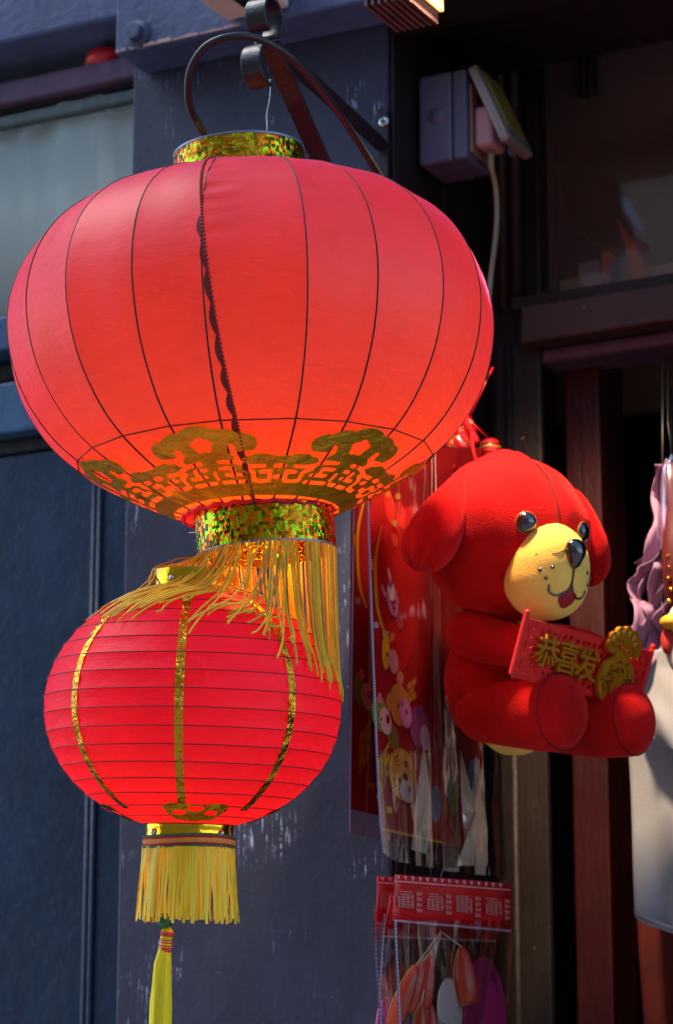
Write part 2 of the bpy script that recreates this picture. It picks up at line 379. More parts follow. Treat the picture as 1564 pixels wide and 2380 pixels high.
# shop interior
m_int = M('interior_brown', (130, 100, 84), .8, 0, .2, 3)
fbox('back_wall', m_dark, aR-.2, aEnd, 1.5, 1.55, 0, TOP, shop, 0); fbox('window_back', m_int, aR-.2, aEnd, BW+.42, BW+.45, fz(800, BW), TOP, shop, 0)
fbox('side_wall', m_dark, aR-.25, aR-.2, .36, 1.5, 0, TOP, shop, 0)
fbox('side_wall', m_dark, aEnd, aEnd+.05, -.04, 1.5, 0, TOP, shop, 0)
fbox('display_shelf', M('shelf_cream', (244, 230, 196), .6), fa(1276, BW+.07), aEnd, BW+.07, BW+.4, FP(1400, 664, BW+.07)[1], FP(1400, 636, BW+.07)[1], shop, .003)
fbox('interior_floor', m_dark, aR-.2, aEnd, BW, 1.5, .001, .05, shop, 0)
fbox('interior_panel', M('grey_panel', (96, 92, 80), .6), fa(1402, BW+.3, 2000), fa(1500, BW+.3, 2000), BW+.3, BW+.33, fz(2150, BW+.3, 1450), fz(1560, BW+.3, 1450), shop, .004)

# ------------------------------------------------------------------ big silk lantern
m_silk = satin('red_silk', (142, 4, 56), (255, 108, 28), (255, 120, 232), .40, .26, .6, .36)
m_rib = M('lantern_rib', (52, 14, 14), .6)
m_gold = foil('gold_paper', (226, 172, 40), False, .4, .6); m_gold.node_tree.nodes['Principled BSDF'].inputs['Metallic'].default_value = .72
m_holo = foil('holographic_foil', (176, 126, 26), True, .2, .5)
m_thread = M('red_thread', (150, 24, 16), .6, 0, .3, 80)
m_cord = M('gold_cord', (222, 176, 22), .55, 0, .18, 30, .5, 900, .001, sheen=.3)
ZB = 3.45; s = ZB/FPX
big = thing('silk_lantern', 'big round red silk lantern with gold paper border and gold foil collars', 'lantern', PX(583, 770, ZB), (radians(2.0), radians(-2.2), 0))
lower = [(566, 0), (543, -125), (486, -232), (410, -310), (300, -377), (210, -420), (163, -438)]
upper = [(154, 350), (205, 346), (300, 324), (410, 276), (495, 205), (548, 112), (566, 0)]
def dense(pr, n=7): return [(p.x, p.y) for p in smoothpath([(a, b, 0) for a, b in pr], n)]
prof = dense(upper + lower[1:], 14)
lowd = prof[len(prof)//2:]; lr = np.array([p[0] for p in lowd][::-1]); lz = np.array([p[1] for p in lowd][::-1])
def zlow(r): return float(np.interp(r, lr, lz))
def seam_phi(t): return radians(-15 + 14.5*t)
ANG = [-80, -61.6, -43.6, -25.5, -9, 14, 31, 50, 70, 90, 110, 130, 150, 170, 190, 210, 230, 250, 265]
wob = [random.Random(5).uniform(-1, 1)*0 + random.uniform(-7, 7) for _ in ANG]
NP = len(ANG); rows = len(prof)
def bigpt(phi, i, k=1.0, dr=0):
    r, z = prof[i]
    # outward bulge of single ribs makes the outline uneven
    r = r + dr; return Vector((r*sin(phi), -r*cos(phi), z))*s*k
def ribscale(q, i):
    t = i/(rows-1); return wob[q % NP]*sin(pi*t)
for q in range(NP):
    p0, p1 = radians(ANG[q]), radians(ANG[(q+1) % NP] + (360 if q == NP-1 else 0)); nc = 14; vs, fs = [], []
    for i in range(rows):
        A = bigpt(p0, i, 1, ribscale(q, i)); B = bigpt(p1, i, 1, ribscale(q+1, i)); t = i/(rows-1)
        for j in range(nc+1):
            u = j/nc; ph = p0+(p1-p0)*u; arc = bigpt(ph, i, 1, ribscale(q, i)*(1-u)+ribscale(q+1, i)*u)
            ch = A.lerp(B, u); P = arc.lerp(ch, .9)
            n = Vector((sin(ph), -cos(ph), 0)); wr = 0
            if ANG[q] == -9:      # gathered folds beside the sewn seam
                sp = (seam_phi(t)-p0)/(p1-p0); dd = max(0, 1-abs(u-sp-.12)/.34)
                wr = dd*(4.4*sin(t*190+3*u)+4.4*sin(t*118+1+5*u)+3*sin(t*67+2*u))*max(0, 1-abs(t-.24)/.28)
            if ANG[q] == -25.5: wr = 1.8*sin(t*150+u*4)*u*max(0, 1-abs(t-.1)/.12)
            wr += 1.3*sin(7*u+q)*sin(9*t+q*1.7)
            vs.append(P + n*wr*s)
    for i in range(rows-1):
        for j in range(nc): a = i*(nc+1)+j; fs.append((a, a+1, a+nc+2, a+nc+1))
    mesh('silk_panel', vs, fs, m_silk, big)
    pts = [bigpt(p0, i, 1, ribscale(q, i)-.2) for i in range(0, rows, 3)] + [bigpt(p0, rows-1)]
    tube('rib', pts, [2.3*s*(.6+.6*(k/len(pts))) for k in range(len(pts))], m_rib, big, 6, world=False)
# thin wire ring round the lower part
pts = []
for q in range(NP):
    pts.append(Vector((410*sin(radians(ANG[q])), -410*cos(radians(ANG[q])), -311))*s)
pts.append(pts[0]); tube('wire_ring', pts, 1.6*s, m_rib, big, 5, world=False)
# beaded seam with a scalloped flap of spare silk
bead_v, bead_f = [], []
for k in range(150):
    t = k/149; i = t*(rows-1); i0 = min(int(i), rows-2); fr = i-i0
    P = bigpt(seam_phi(t), i0, 1, 2).lerp(bigpt(seam_phi(t), i0+1, 1, 2), fr)
    v, f = blob_vf(P, (4.2*s, 4.2*s, 3.3*s), 6, 4); o = len(bead_v); bead_v += v; bead_f += [tuple(x+o for x in q) for q in f]
tag(mesh('stitched_seam', bead_v, bead_f, m_thread, big), kind=None)
vs, fs = [], []
for k in range(120):
    t = .42+.58*k/119; i = t*(rows-1); i0 = min(int(i), rows-2); fr = i-i0; sc_ = (6+9*abs(sin(k*.33)))*(1 if t < .93 else .6)
    for d in (0, 1):
        ph = seam_phi(t) - d*sc_/max(180, prof[i0][0]); vs.append(bigpt(ph, i0, 1, 1.6).lerp(bigpt(ph, i0+1, 1, 1.6), fr))
for k in range(119): fs.append((2*k, 2*k+1, 2*k+3, 2*k+2))
mesh('seam_flap', vs, fs, M('seam_silk', (120, 12, 16), .6), big)
# gold paper-cut border, six repeats
def motif(X, Y):
    d = circ(X, Y, 0, 368, 46, 36)
    for sx in (-1, 1):
        d = np.minimum(d, circ(X, Y, sx*44, 362, 40, 30)); d = np.minimum(d, circ(X, Y, sx*82, 350, 34, 28))
        d = np.minimum(d, circ(X, Y, sx*120, 305, 40, 16)); d = np.minimum(d, circ(X, Y, sx*165, 300, 40, 14))
    d = np.minimum(d, boxs(X, Y, 0, 330, 62, 30, 8)); d = np.minimum(d, boxs(X, Y, 0, 245, 173.2, 58))
    hole = np.full(X.shape, 1e9)
    for k in range(5):
        a = pi/2+k*2*pi/5; hole = np.minimum(hole, circ(X, Y, 14*cos(a), 352+13*sin(a), 10))
    hole = np.minimum(hole, circ(X, Y, 0, 352, 13))
    for sx in (-1, 1):
        hole = np.minimum(hole, poly_sdf(X, Y, [(sx*98, 322), (sx*72, 320), (sx*58, 330), (sx*60, 342)], 8))
        hole = np.minimum(hole, poly_sdf(X, Y, [(sx*132, 284), (sx*98, 284), (sx*60, 300), (sx*24, 302)], 5.5))
        hole = np.minimum(hole, poly_sdf(X, Y, [(sx*20, 283), (sx*52, 281), (sx*52, 262)], 5.5))
        hole = np.minimum(hole, poly_sdf(X, Y, [(sx*30, 262), (sx*52, 260), (sx*76, 260)], 5.5))
        hole = np.minimum(hole, poly_sdf(X, Y, [(sx*12, 238), (sx*80, 236)], 6))
        hole = np.minimum(hole, poly_sdf(X, Y, [(sx*82, 280), (sx*104, 266), (sx*104, 240), (sx*126, 236)], 6))
        hole = np.minimum(hole, poly_sdf(X, Y, [(sx*126, 266), (sx*150, 268), (sx*150, 238), (sx*136, 236)], 6))
        hole = np.minimum(hole, poly_sdf(X, Y, [(sx*162, 285), (sx*173, 285)], 6)); hole = np.minimum(hole, poly_sdf(X, Y, [(sx*166, 250), (sx*173, 250)], 7))
    hole = np.minimum(hole, poly_sdf(X, Y, [(0, 270), (0, 250)], 5))
    return np.maximum(d, -hole)
mv, mf = march(motif, -172.6, 172.6, 184, 408, 170, 100)
for q in range(6):
    ph0 = radians(-18+60*q); vs = []
    for x, y in mv:
        ph = ph0 + x/330; r = y+2.0; vs.append(Vector((r*sin(ph), -r*cos(ph), zlow(y)-2.2))*s)
    mesh('gold_paper_cut', vs, mf, m_gold, big)
# collars
def collar(name, r, z0, z1, m, parent, k, th=2.5, rot=None, loc=None):
    zs = np.linspace(z0, z1, 6); rr = [r+.7*sin(i*2.1) for i in range(6)]
    pr = [(rr[i]*k, z*k) for i, z in enumerate(zs)] + [((rr[5]-th)*k, zs[5]*k)] + [((rr[i]-th)*k, zs[i]*k) for i in range(5, -1, -1)] + [(rr[0]*k, zs[0]*k)]
    v, f = lathe_vf(pr, 72); o = mesh(name, v, f, m, parent); 
    md = o.modifiers.new('e', 'EDGE_SPLIT'); md.split_angle = radians(50)
    return o
top_c = collar('foil_collar', 154, 342, 436, m_holo, big, s)
bot_c = collar('foil_collar', 161, -530, -432, m_holo, big, s)
for i, (o_, sg) in enumerate(((top_c, 1), (bot_c, -1))): o_.rotation_euler = (0, radians(-2.0), 0)
v, f = lathe_vf([((168+7*sin(a))*s, (-440+5*cos(a))*s) for a in np.linspace(0, 2*pi, 9)], 90)
v = [Vector((p.x*(1+.012*sin(17*math.atan2(p.y, p.x))), p.y*(1+.012*sin(17*math.atan2(p.y, p.x))), p.z+.0015*sin(23*math.atan2(p.y, p.x)))) for p in map(Vector, v)]
mesh('gathered_hem', v, f, m_silk, big)
v, f = lathe_vf([(162.2*s, z*s) for z in (-531, -526)], 72); mesh('collar_edge', v, f, M('silver_edge', (120, 130, 150), .4, .6), bot_c)
v, f = lathe_vf([(155.0*s, z*s) for z in (437, 432)], 72); mesh('collar_edge', v, f, bpy.data.materials['silver_edge'], top_c)
# cross wires that carry it, bulb inside
hookp = PX(628, 186, ZB)
inv = wm(big).inverted(); hl = inv @ hookp; ap = inv @ PX(617, 322, ZB)
tube('cross_wire', [Vector((-154, 0, 425))*s, ap, Vector((154, 0, 425))*s], 1.6*s, m_steel, big, 5, world=False)
tube('hanging_wire', smoothpath([hl, hl.lerp(ap, .3)+Vector((.001, 0, 0)), hl.lerp(ap, .6)+Vector((-.001, 0, 0)), hl.lerp(ap, .8)+Vector((.0008, 0, 0)), ap], 5), 1.7*s, m_steel, big, 5, world=False)
tube('hanging_wire', [hl+Vector((-.001, 0, 0)), hl+Vector((-.012, -.004, -.002)), hl+Vector((-.028, -.008, -.006))], 1.8*s, m_steel, big, 5, world=False)
v, f = blob_vf((0, 0, -300*s), (.03, .03, .036), 20, 14); bulb = mesh('light_bulb', v, f, emis('bulb_glow', (255, 172, 84), 40), big)
v, f = lathe_vf([(.001, .05), (.016, .05), (.018, 0), (.012, -.03)], 20); mesh('lamp_holder', [(x, y, z-300*s+.055) for x, y, z in v], f, m_cable, bulb)

# ------------------------------------------------------------------ small paper lantern
ZS = 3.34; t_ = ZS/FPX
m_paper = satin('red_paper', (205, 16, 62), (255, 50, 24), (255, 120, 170), .46, .30, .55, .10)
small = thing('paper_lantern', 'smaller red ribbed lantern with gold foil stripes and yellow fringe, hanging below', 'lantern', PX(448, 1645, ZS), (radians(5.5), radians(1.2), 0))
ZM = 283.0
def sr(t): return 345*max(0.0, cos(t))**.97, ZM*sin(t)
TS = np.linspace(-1.27, 1.25, 18)
NU = 96
def gore(ph): return 1 + .004*cos(8*(ph-radians(-2)))
for q in range(17):
    vs, fs = [], []; K = 6
    for i in range(K+1):
        u = i/K; t = TS[q]*(1-u)+TS[q+1]*u; r0, z0 = sr(TS[q]); r1, z1 = sr(TS[q+1]); r, z = r0*(1-u)+r1*u, z0*(1-u)+z1*u
        sag = -2.2*sin(pi*u)
        for j in range(NU):
            ph = 2*pi*j/NU; near = min(abs(((ph-radians(-2)+pi/8) % (pi/4))-pi/8)/(pi/8), 1)
            w = (1.2*sin(ph*31+q*2.3+u*5)+.9*sin(ph*57+q*1.1-u*7))*sin(pi*u)*(1.3-near)
            rr = (r*gore(ph)+sag+w*.7); vs.append((rr*sin(ph)*t_, -rr*cos(ph)*t_, z*t_))
    for i in range(K):
        for j in range(NU): a, b = i*NU+j, i*NU+(j+1) % NU; fs.append((a, b, b+NU, a+NU))
    mesh('paper_band', vs, fs, m_paper, small)
v, f = blob_vf((0, 0, -110*t_), (.022, .022, .028), 16, 12); mesh('light_bulb', v, f, emis('added_bulb_glow', (255, 170, 100), 14), small)  # unseen bulb, added to make the small lantern glow
m_wrib = M('paper_rib', (120, 14, 16), .6)
for q in range(18):
    r, z = sr(TS[q]); pts = [Vector(((r+.4)*gore(2*pi*j/60)*sin(2*pi*j/60), -(r+.4)*gore(2*pi*j/60)*cos(2*pi*j/60), z))*t_ for j in range(61)]
    tube('hoop_rib', pts, 1.25*t_, m_wrib, small, 5, world=False)
m_strip = foil('gold_strip', (216, 158, 40), False, .2, 1.0)
for k in range(8):
    ph = radians(-2+45*k); vs, fs = [], []; n = 60; rs = random.Random(k)
    for i in range(n+1):
        t = -1.02+2.02*i/n; r, z = sr(t); r += 2.0+rs.uniform(-.9, .9)
        for e in (-9.5, 0, 9.5): p = ph+(e+rs.uniform(-.6, .6))/max(r, 90); vs.append((r*sin(p)*t_, -r*cos(p)*t_, z*t_))
    for i in range(n):
        for j in (0, 1): a = 3*i+j; fs.append((a, a+1, a+4, a+3))
    mesh('gold_stripe', vs, fs, m_strip, small, smooth=False)
def flower(X, Y):
    d = circ(X, Y, 0, 172, 66, 34)
    for sx in (-1, 1): d = np.minimum(d, circ(X, Y, sx*44, 190, 26, 20)); d = np.minimum(d, circ(X, Y, sx*34, 148, 24, 16))
    d = np.minimum(d, circ(X, Y, 0, 140, 20, 16))
    h = circ(X, Y, 0, 190, 19, 12)
    for sx in (-1, 1): h = np.minimum(h, circ(X, Y, sx*37, 172, 16, 11))
    return np.maximum(d, -h)
fv, ff = march(flower, -80, 80, 118, 218, 60, 40)
ts_ = np.linspace(-1.27, 0, 60); rs_ = np.array([sr(t)[0] for t in ts_]); zs_ = np.array([sr(t)[1] for t in ts_])
for k in range(4):
    vs = []
    for x, y in fv: ph = radians(7+90*k)+x/180; r = y+2; vs.append((r*sin(ph)*t_, -r*cos(ph)*t_, (float(np.interp(y, rs_, zs_))-2.5)*t_))
    mesh('gold_flower', vs, ff, m_strip, small)
m_goldring = foil('gold_collar', (224, 178, 40), False, .12, .12)
collar('gold_collar', 100, 262, 318, m_goldring, small, t_)
zr = sr(TS[0])[1]
collar('gold_collar', 103, zr-30, zr+4, m_goldring, small, t_)
for ph, z in ((-48, zr-20), (48, zr-20), (-30, 292)):
    p = radians(ph); v, f = blob_vf((104*sin(p)*t_, -104*cos(p)*t_, z*t_), (7*t_, 7*t_, 8*t_), 12, 8); mesh('stud', v, f, m_steel, small)
trim = [('trim_edge', (30, 110, 70), 5), ('trim_stripe', (150, 30, 30), 5), ('trim_band', (210, 140, 60), 11), ('trim_stripe', (150, 30, 30), 5), ('trim_edge', (30, 120, 70), 4)]
zc = zr-24
for nm, c, h in trim:
    mt = bpy.data.materials.get('trim_%d' % c[0]) or M('trim_%d' % c[0], c, .7, 0, .2, 60, .6, 500)
    pr = [(106, zc), (107.5, zc-h*.3), (107.5, zc-h*.7), (106, zc-h)]
    v, f = lathe_vf([(r*t_, z*t_) for r, z in pr], 90); v = [(x, y, z + .0016*sin(2*math.atan2(x, -y)+.6)) for x, y, z in v]
    mesh(nm, v, f, mt, small); zc -= h
m_fr = M('yellow_fringe', (240, 208, 30), .5, 0, .15, 40, .4, 300, .001, stretch=(1, 1, .1), sheen=.3)
rs = random.Random(11); nF = 92
for k in range(nF):
    ph = 2*pi*(k+rs.uniform(-.3, .3))/nF; w = rs.uniform(3.2, 5.6); ln = 165+rs.uniform(-9, 9); fl = rs.uniform(3, 15); ts2 = rs.uniform(-.5, .5); vs, fs = [], []
    n = 7
    for i in range(n+1):
        u = i/n; r = 105+fl*u**1.3+2*sin(u*5+k); p = ph + .02*sin(u*6+k*1.7)*u
        c = Vector((r*sin(p), -r*cos(p), zc+2-ln*u)); tdir = Vector((cos(p+ts2*u), sin(p+ts2*u), 0)); nd = Vector((sin(p), -cos(p), 0))
        ww = w*(1-.25*u)
        vs += [(c-tdir*ww)*t_, (c+nd*1.4)*t_, (c+tdir*ww)*t_]
    for i in range(n):
        for j in (0, 1): a = 3*i+j; fs.append((a, a+1, a+4, a+3))
    mesh('fringe_strand', vs, fs, m_fr, small)
# long tassel
inv = wm(small).inverted(); TP = lambda x, y, dz=0: inv @ PX(x, y, ZS-.03+dz)
v, f = tube_vf([TP(388, 2162), TP(384, 2200), TP(378, 2240), TP(374, 2330), TP(371, 2440), TP(371, 2560)], [13*t_, 14*t_, 19*t_, 23*t_, 25*t_, 27*t_], 28)
v = [Vector(p) for p in v]
for i in range(2, 6):
    c = sum((v[i*28+j] for j in range(28)), Vector())/28
    for j in range(28): v[i*28+j] = c + (v[i*28+j]-c)*(1+.13*sin(j*2.7+i))
m_tas = M('yellow_silk_tassel', (246, 226, 10), .45, 0, .12, 50, .8, 500, .001, stretch=(1, 1, .04), sheen=.3)
tas = mesh('tassel', v, f, m_tas, small)
v, f = blob_vf((0, 0, 0), (19*t_, 19*t_, 18*t_), 20, 14); b_ = mesh('bead', [Vector(p)+TP(383, 2140) for p in v], f, M('green_bead', (20, 110, 50), .2, coat=.5), tas)
v, f = tube_vf([TP(389, 2156), TP(389, 2162), TP(387, 2180)], [8*t_, 13*t_, 14*t_], 16); mesh('tassel_cap', v, f, m_tas, tas)
for i, (y0, y1) in enumerate(((2164, 2175), (2182, 2185), (2188, 2191), (2195, 2198), (2200, 2211))):
    x0, x1 = 389-(y0-2164)*.12, 389-(y1-2164)*.12
    v, f = tube_vf([TP(x0, y0), TP(x1, y1)], 15.3*t_, 16); mesh('thread_wrap', v, f, M('coral_thread', (226, 70, 60), .6) if i == 0 else bpy.data.materials['coral_thread'], tas)
tube('tassel_string', [TP(384, 2128), TP(400, 2010), Vector((0, 0, zr-20))*t_], 1.2*t_, m_fr, tas, 5, world=False)
# wire from small lantern to the big one's collar
lw = wm(big) @ (Vector((-90, 10, -470))*s)
tube('hanging_wire', [Vector((0, 0, 300))*t_, inv @ lw], 1.6*t_, m_steel, small, 5, world=False)
tube('cross_wire', [Vector((-98, 0, 300))*t_, Vector((98, 0, 300))*t_], 1.6*t_, m_steel, small, 5, world=False)
tube('hook_wire', [wm(big) @ (Vector((-158, 10, -470))*s), wm(big) @ (Vector((150, 10, -470))*s)], 1.6*s, m_steel, big, 5)

# ------------------------------------------------------------------ loose fringe of the big lantern, draped by a small rope simulation
m_cords = [m_cord, M('pale_gold_cord', (232, 196, 50), .55, 0, .18, 30, .5, 900, .001, sheen=.3), M('deep_gold_cord', (196, 140, 16), .55, 0, .2, 30, .5, 900, .001, sheen=.3)]
def drape():
    rs = np.random.RandomState(4); n, K = 215, 22
    ph = np.sort(rs.uniform(-pi, pi, n)); mb = np.array(wm(bot_c)); z0 = -527*s
    base = np.stack([160*s*np.sin(ph), -160*s*np.cos(ph), np.full(n, z0), np.ones(n)], 1) @ mb.T; base = base[:, :3]
    sm = np.array(wm(small)); c = sm[:3, 3]
    right = np.clip((np.sin(ph)+.2)*1.2, 0, 1)
    ln = (rs.uniform(215, 290, n) + 60*right + 45*(np.sin(ph) < 0)*(np.cos(ph) > -.3))*s; h = ln/(K-1)
    out = base-c; out[:, 2] = 0; out[:, 0] -= .05*(np.cos(ph) > .2); out[:, 1] -= .06*(np.cos(ph) > .2); out /= np.linalg.norm(out, axis=1)[:, None]
    fl_ = (np.sin(ph) < .35) & (np.cos(ph) > -.75)
    out[fl_] = np.array([-.8, -.35, .25]) + rs.normal(0, .22, (fl_.sum(), 3)) + np.stack([.9*np.sin(ph[fl_])+.35, np.zeros(fl_.sum()), np.zeros(fl_.sum())], 1)
    X = base[:, None, :] + np.arange(K)[None, :, None]*h[:, None, None]*(np.array([0, 0, -1.0])*.35 + out[:, None, :]*.9 + rs.normal(0, .12, (n, 1, 3)))
    X[:, 0] = base; V = X.copy(); R = np.array([345*t_+.003, 345*t_+.003, ZM*t_+.003])
    capz0, capz1, capr = 240*t_, 320*t_, 100*t_+.003
    for it in range(260):
        dmp = .955; N = X + (X-V)*dmp; N[:, :, 2] -= .00016
        N[:, :, :] += rs.normal(0, .00012, N.shape)*(it < 120)
        V = X.copy(); X = N
        for k in range(9):
            X[:, 0] = base
            for i in range(K-1):
                d = X[:, i+1]-X[:, i]; l = np.linalg.norm(d, axis=1); cc = ((l-h)/np.maximum(l, 1e-9))[:, None]*d
                if i == 0: X[:, 1] -= cc
                else: X[:, i] += .5*cc; X[:, i+1] -= .5*cc
        P = X-c; q = P/R; l = np.linalg.norm(q, axis=2); m = l < 1
        P[m] = (q[m]/l[m][:, None])*R
        rh = np.hypot(P[..., 0], P[..., 1]); m2 = (rh < capr) & (P[..., 2] > capz0) & (P[..., 2] < capz1)
        if m2.any(): P[m2, :2] *= (capr/np.maximum(rh[m2], 1e-6))[:, None]
        Y = P + c; mv = np.linalg.norm(Y-X, axis=2) > 1e-9; V[mv] = Y[mv]; X = Y; X[:, 0] = base
    return X
for q, P in enumerate(drape()):
    pts = [Vector(p) for p in P]; pts = smoothpath(pts, 2)
    tube('fringe_cord', pts, 2.3*s*random.uniform(.8, 1.25), random.choice(m_cords), big, 5)

# ------------------------------------------------------------------ wrought iron bracket, wire hook
br = thing('wall_bracket', 'black wrought iron wall bracket with scrolled end holding the big lantern', 'bracket', LOC(aR-.02, 0, FP(893, 640, -.004)[1]))
plw = [LOC(a, b, z) for a in (FP(878, 400, -.005)[0], FP(903, 400, -.005)[0]) for b in (-.007, -.001) for z in (FP(890, 720, -.004)[1], FP(890, 252, -.004)[1])]
pl = mesh('wall_plate', plw, box_vf(0, 1, 0, 1, 0, 1)[1], m_iron_r, br, True, False); bevel(pl, .0015)
sp_ = LOC(FP(891, 282, -.008)[0], -.008, FP(891, 282, -.008)[1])
v, f = lathe_vf([(.0001, .002), (.005, .0022), (.0075, .001), (.008, 0)], 18)
def onfac(P, v): return [P + U*x + Vector((0, 0, 1))*y - W*z for x, y, z in v]
scw = mesh('screw', onfac(sp_, v), f, m_steel, br, True)
for d in ((.0045, .0011), (.0011, .0045)):
    bv, bf = box_vf(-d[0], d[0], -d[1], d[1], .0016, .0027); mesh('screw_slot', onfac(sp_, bv), bf, m_cable, scw, True, False)
J = PX(628, 108, ZB+.02)
def bar(name, a, b, w, th, m=m_iron_r): v, f = ribbon_vf([a, a.lerp(b, .5), b], U, w, th); o = mesh(name, v, f, m, br, True, False); bevel(o, .001); return o
bar('upper_arm', J+Vector((0, 0, .004)), LOC(FP(892, 342, -.006)[0], -.008, FP(892, 342, -.006)[1]), .024, .006)
bar('lower_arm', J, LOC(FP(888, 690, -.006)[0], -.009, FP(888, 690, -.006)[1]), .026, .006)
def loop(name, c, r0, r1, a0, a1, w, th, n=40, m=m_iron):
    pts = []
    for i in range(n+1):
        t = i/n; a = radians(a0+(a1-a0)*t); r = r0+(r1-r0)*t; pts.append(c + W*(r*cos(a)) + Vector((0, 0, r*sin(a))))
    v, f = ribbon_vf(pts, U, w, th); o = mesh(name, v, f, m, br, True, False); bevel(o, .0008); return o
loop('scroll', PX(614, 43, ZB-.005), .0262, .021, -90, 250, .028, .0045)
loop('scroll', PX(606, 156, ZB-.003), .0262, .024, 95, 285, .027, .0045)
loop('scroll_tip', PX(606, 156, ZB-.003), .024, .022, 280, 330, .012, .004, 10)
v, f = tube_vf([PX(614, 88, ZB), PX(612, 100, ZB), PX(608, 112, ZB)], .011, 10); mesh('scroll_neck', v, f, m_iron, br, True)

# ------------------------------------------------------------------ black cable looping into the lantern top
cp = [(520, 400, 3.47), (474, 309, 3.45), (447, 262, 3.43), (437, 218, 3.41), (443, 160, 3.39), (478, 108, 3.38), (535, 85, 3.375), (600, 90, 3.388), (672, 132, 3.43),
      (735, 196, 3.49), (792, 270, 3.56), (850, 358, 3.65), (910, 458, 3.76), (965, 575, 3.86), (1010, 690, 3.93)]
P_ = [PX(*c) for c in cp]; P_ += [LOC(aR+.02, .06, P_[-1].z-.08), LOC(aR+.016, .07, P_[-1].z-.35)]
cab = tube('power_cable', smoothpath(P_, 8), .0047, m_cable, None, 12)
tag(base_at(cab, P_[1]), 'thick black power cable looping over and into the top of the big lantern', 'cable')

# ------------------------------------------------------------------ outdoor socket box on the reveal
m_sock = M('slate_plastic', (72, 76, 100), .5, 0, .1, 20, .15, 300)
m_sock2 = M('grey_lid', (112, 106, 98), .25, 0, .08, 20, coat=.5)
A0 = aR+.0145
b0, z0 = RP(972, 387, A0); b1 = b0+.088; z1 = RP(972, 180, A0)[1]
sock = thing('socket_box', 'grey weatherproof socket box with its lid propped open on the dark reveal', 'socket box', LOC(A0, (b0+b1)/2, z0), (0, 0, -TH))
def sbox(name, m, a0, a1, b_0, b_1, z_0, z_1, parent=sock, bev=.004):
    bm = (b0+b1)/2; v, f = box_vf(a0, a1, b_0-bm, b_1-bm, z_0-z0, z_1-z0); o = mesh(name, v, f, m, parent, smooth=False)
    if bev: bevel(o, bev, 3)
    return o
sbox('back_box', m_sock, 0, .054, b0, b1, z0, z1, bev=.006); fc = sbox('front_frame', m_sock, .0555, .0775, b0+.001, b1-.001, z0+.001, z1-.001)
sbox('inner_frame', M('frame_tan', (120, 92, 80), .4), .0776, .082, b0+.012, b1-.012, z0+.012, z1-.02, fc, .002)
v, f = lathe_vf([(.0001, .0008), (.013, .0008), (.0135, 0)], 28); mesh('knockout', [(x+.03, (b0-b1)/2-z, y+(z1-z0)*.52) for x, y, z in v], f, m_sock, sock)
plug = sbox('plug', M('pale_plug', (160, 132, 138), .4), .082, .112, b0+.018, b1-.02, z0+.022, z0+.085, bev=.007)
h_ = z1-z0; lid = sbox('lid', m_sock2, 0, .017, b0-.001, b1+.001, z0-h_+.004+z0-z0, z0, bev=.006)
lid.location = (.079, 0, h_-.002); lid.rotation_euler = (0, radians(-23), 0)
sbox('catch', m_sock, -.008, .004, b1-.04, b1-.026, z0-h_+.006, z0-h_+.016, lid, .001)
sbox('label_window', M('amber_film', (150, 128, 50), .15, coat=.6), .0172, .019, b0+.012, b1-.012, z0-h_+.03, z0-.02, lid, .001)
bm_ = (b0+b1)/2; zc0 = z0+.03
fx = [LOC(A0+.1, bm_, zc0+.0)] + [RPw(x, y, A0+.1) for x, y in ((1141, 384), (1151, 430), (1155, 490), (1151, 560), (1142, 630), (1136, 700), (1134, 800))]
fx += [LOC(A0+.03, .12, fx[-1].z-.12), LOC(A0+.012, .13, fx[-1].z-.5)]
tube('flex', smoothpath(fx, 6), [.0052]*8+[.0042]*(len(smoothpath(fx, 6))-8), m_gcable, sock, 10)

# ------------------------------------------------------------------ floodlight and junction box on the beam
ffix = LOC(FP(912, 20, -.37)[0], -.37, FP(912, 24, -.37)[1])
fl = thing('floodlight', 'small finned floodlight fixed under the dark fascia above the doorway', 'floodlight', ffix, (0, 0, -TH))
m_fl = M('terracotta_cast', (84, 58, 54), .6, 0, .25, 30, .4, 90)
v, f = box_vf(-.03, .035, -.03, .075, .016, .06); bevel(mesh('housing', v, f, m_fl, fl, smooth=False), .004)
for i in range(7):
    x = -.028+.0095*i; v, f = box_vf(x, x+.004, -.026, .07, .001, .0165); mesh('cooling_fin', v, f, m_fl, fl, smooth=False)
v, f = box_vf(.0355, .041, -.026, .07, .018, .058); mesh('lens', v, f, emis('lamp_lens', (255, 190, 120), .7), fl, smooth=False)
v, f = tube_vf([(0, .02, .058), (0, .02, .36), (0, .06, .4), (0, .318, .4)], .008, 10); mesh('bracket', v, f, m_iron_r, fl)
bear_c = PX(1280, 1400, 3.70)
lt = bpy.data.lights.new('floodlight_lamp', 'SPOT'); lo = bpy.data.objects.new('floodlight_lamp', lt); COL.objects.link(lo)  # lit spot added to the fitting, placed to light the plush toy
lo.location = ffix + U*.06 + Vector((0, 0, .03)); lo.parent = fl; lo.matrix_parent_inverse = wm(fl).inverted()
lt.energy = 62; lt.color = (1, .68, .40); lt.spot_size = radians(82); lt.spot_blend = .6; lt.shadow_soft_size = .05
lo.rotation_euler = (-(bear_c-lo.location)).to_track_quat('Z', 'Y').to_euler()
jz = FP(527, 50, -.094)[1]; ja = FP(527, 50, -.094)[0]
jb = thing('junction_box', 'cream plastic junction box on the blue beam above the iron scroll', 'junction box', LOC(ja+.05, -.094, jz), (0, 0, -TH))
m_cream = M('aged_cream', (214, 196, 178), .5, 0, .15, 12, .2, 80)
v, f = box_vf(-.05, .055, -.14, 0, 0, .09); bevel(mesh('housing', v, f, m_cream, jb, smooth=False), .004)
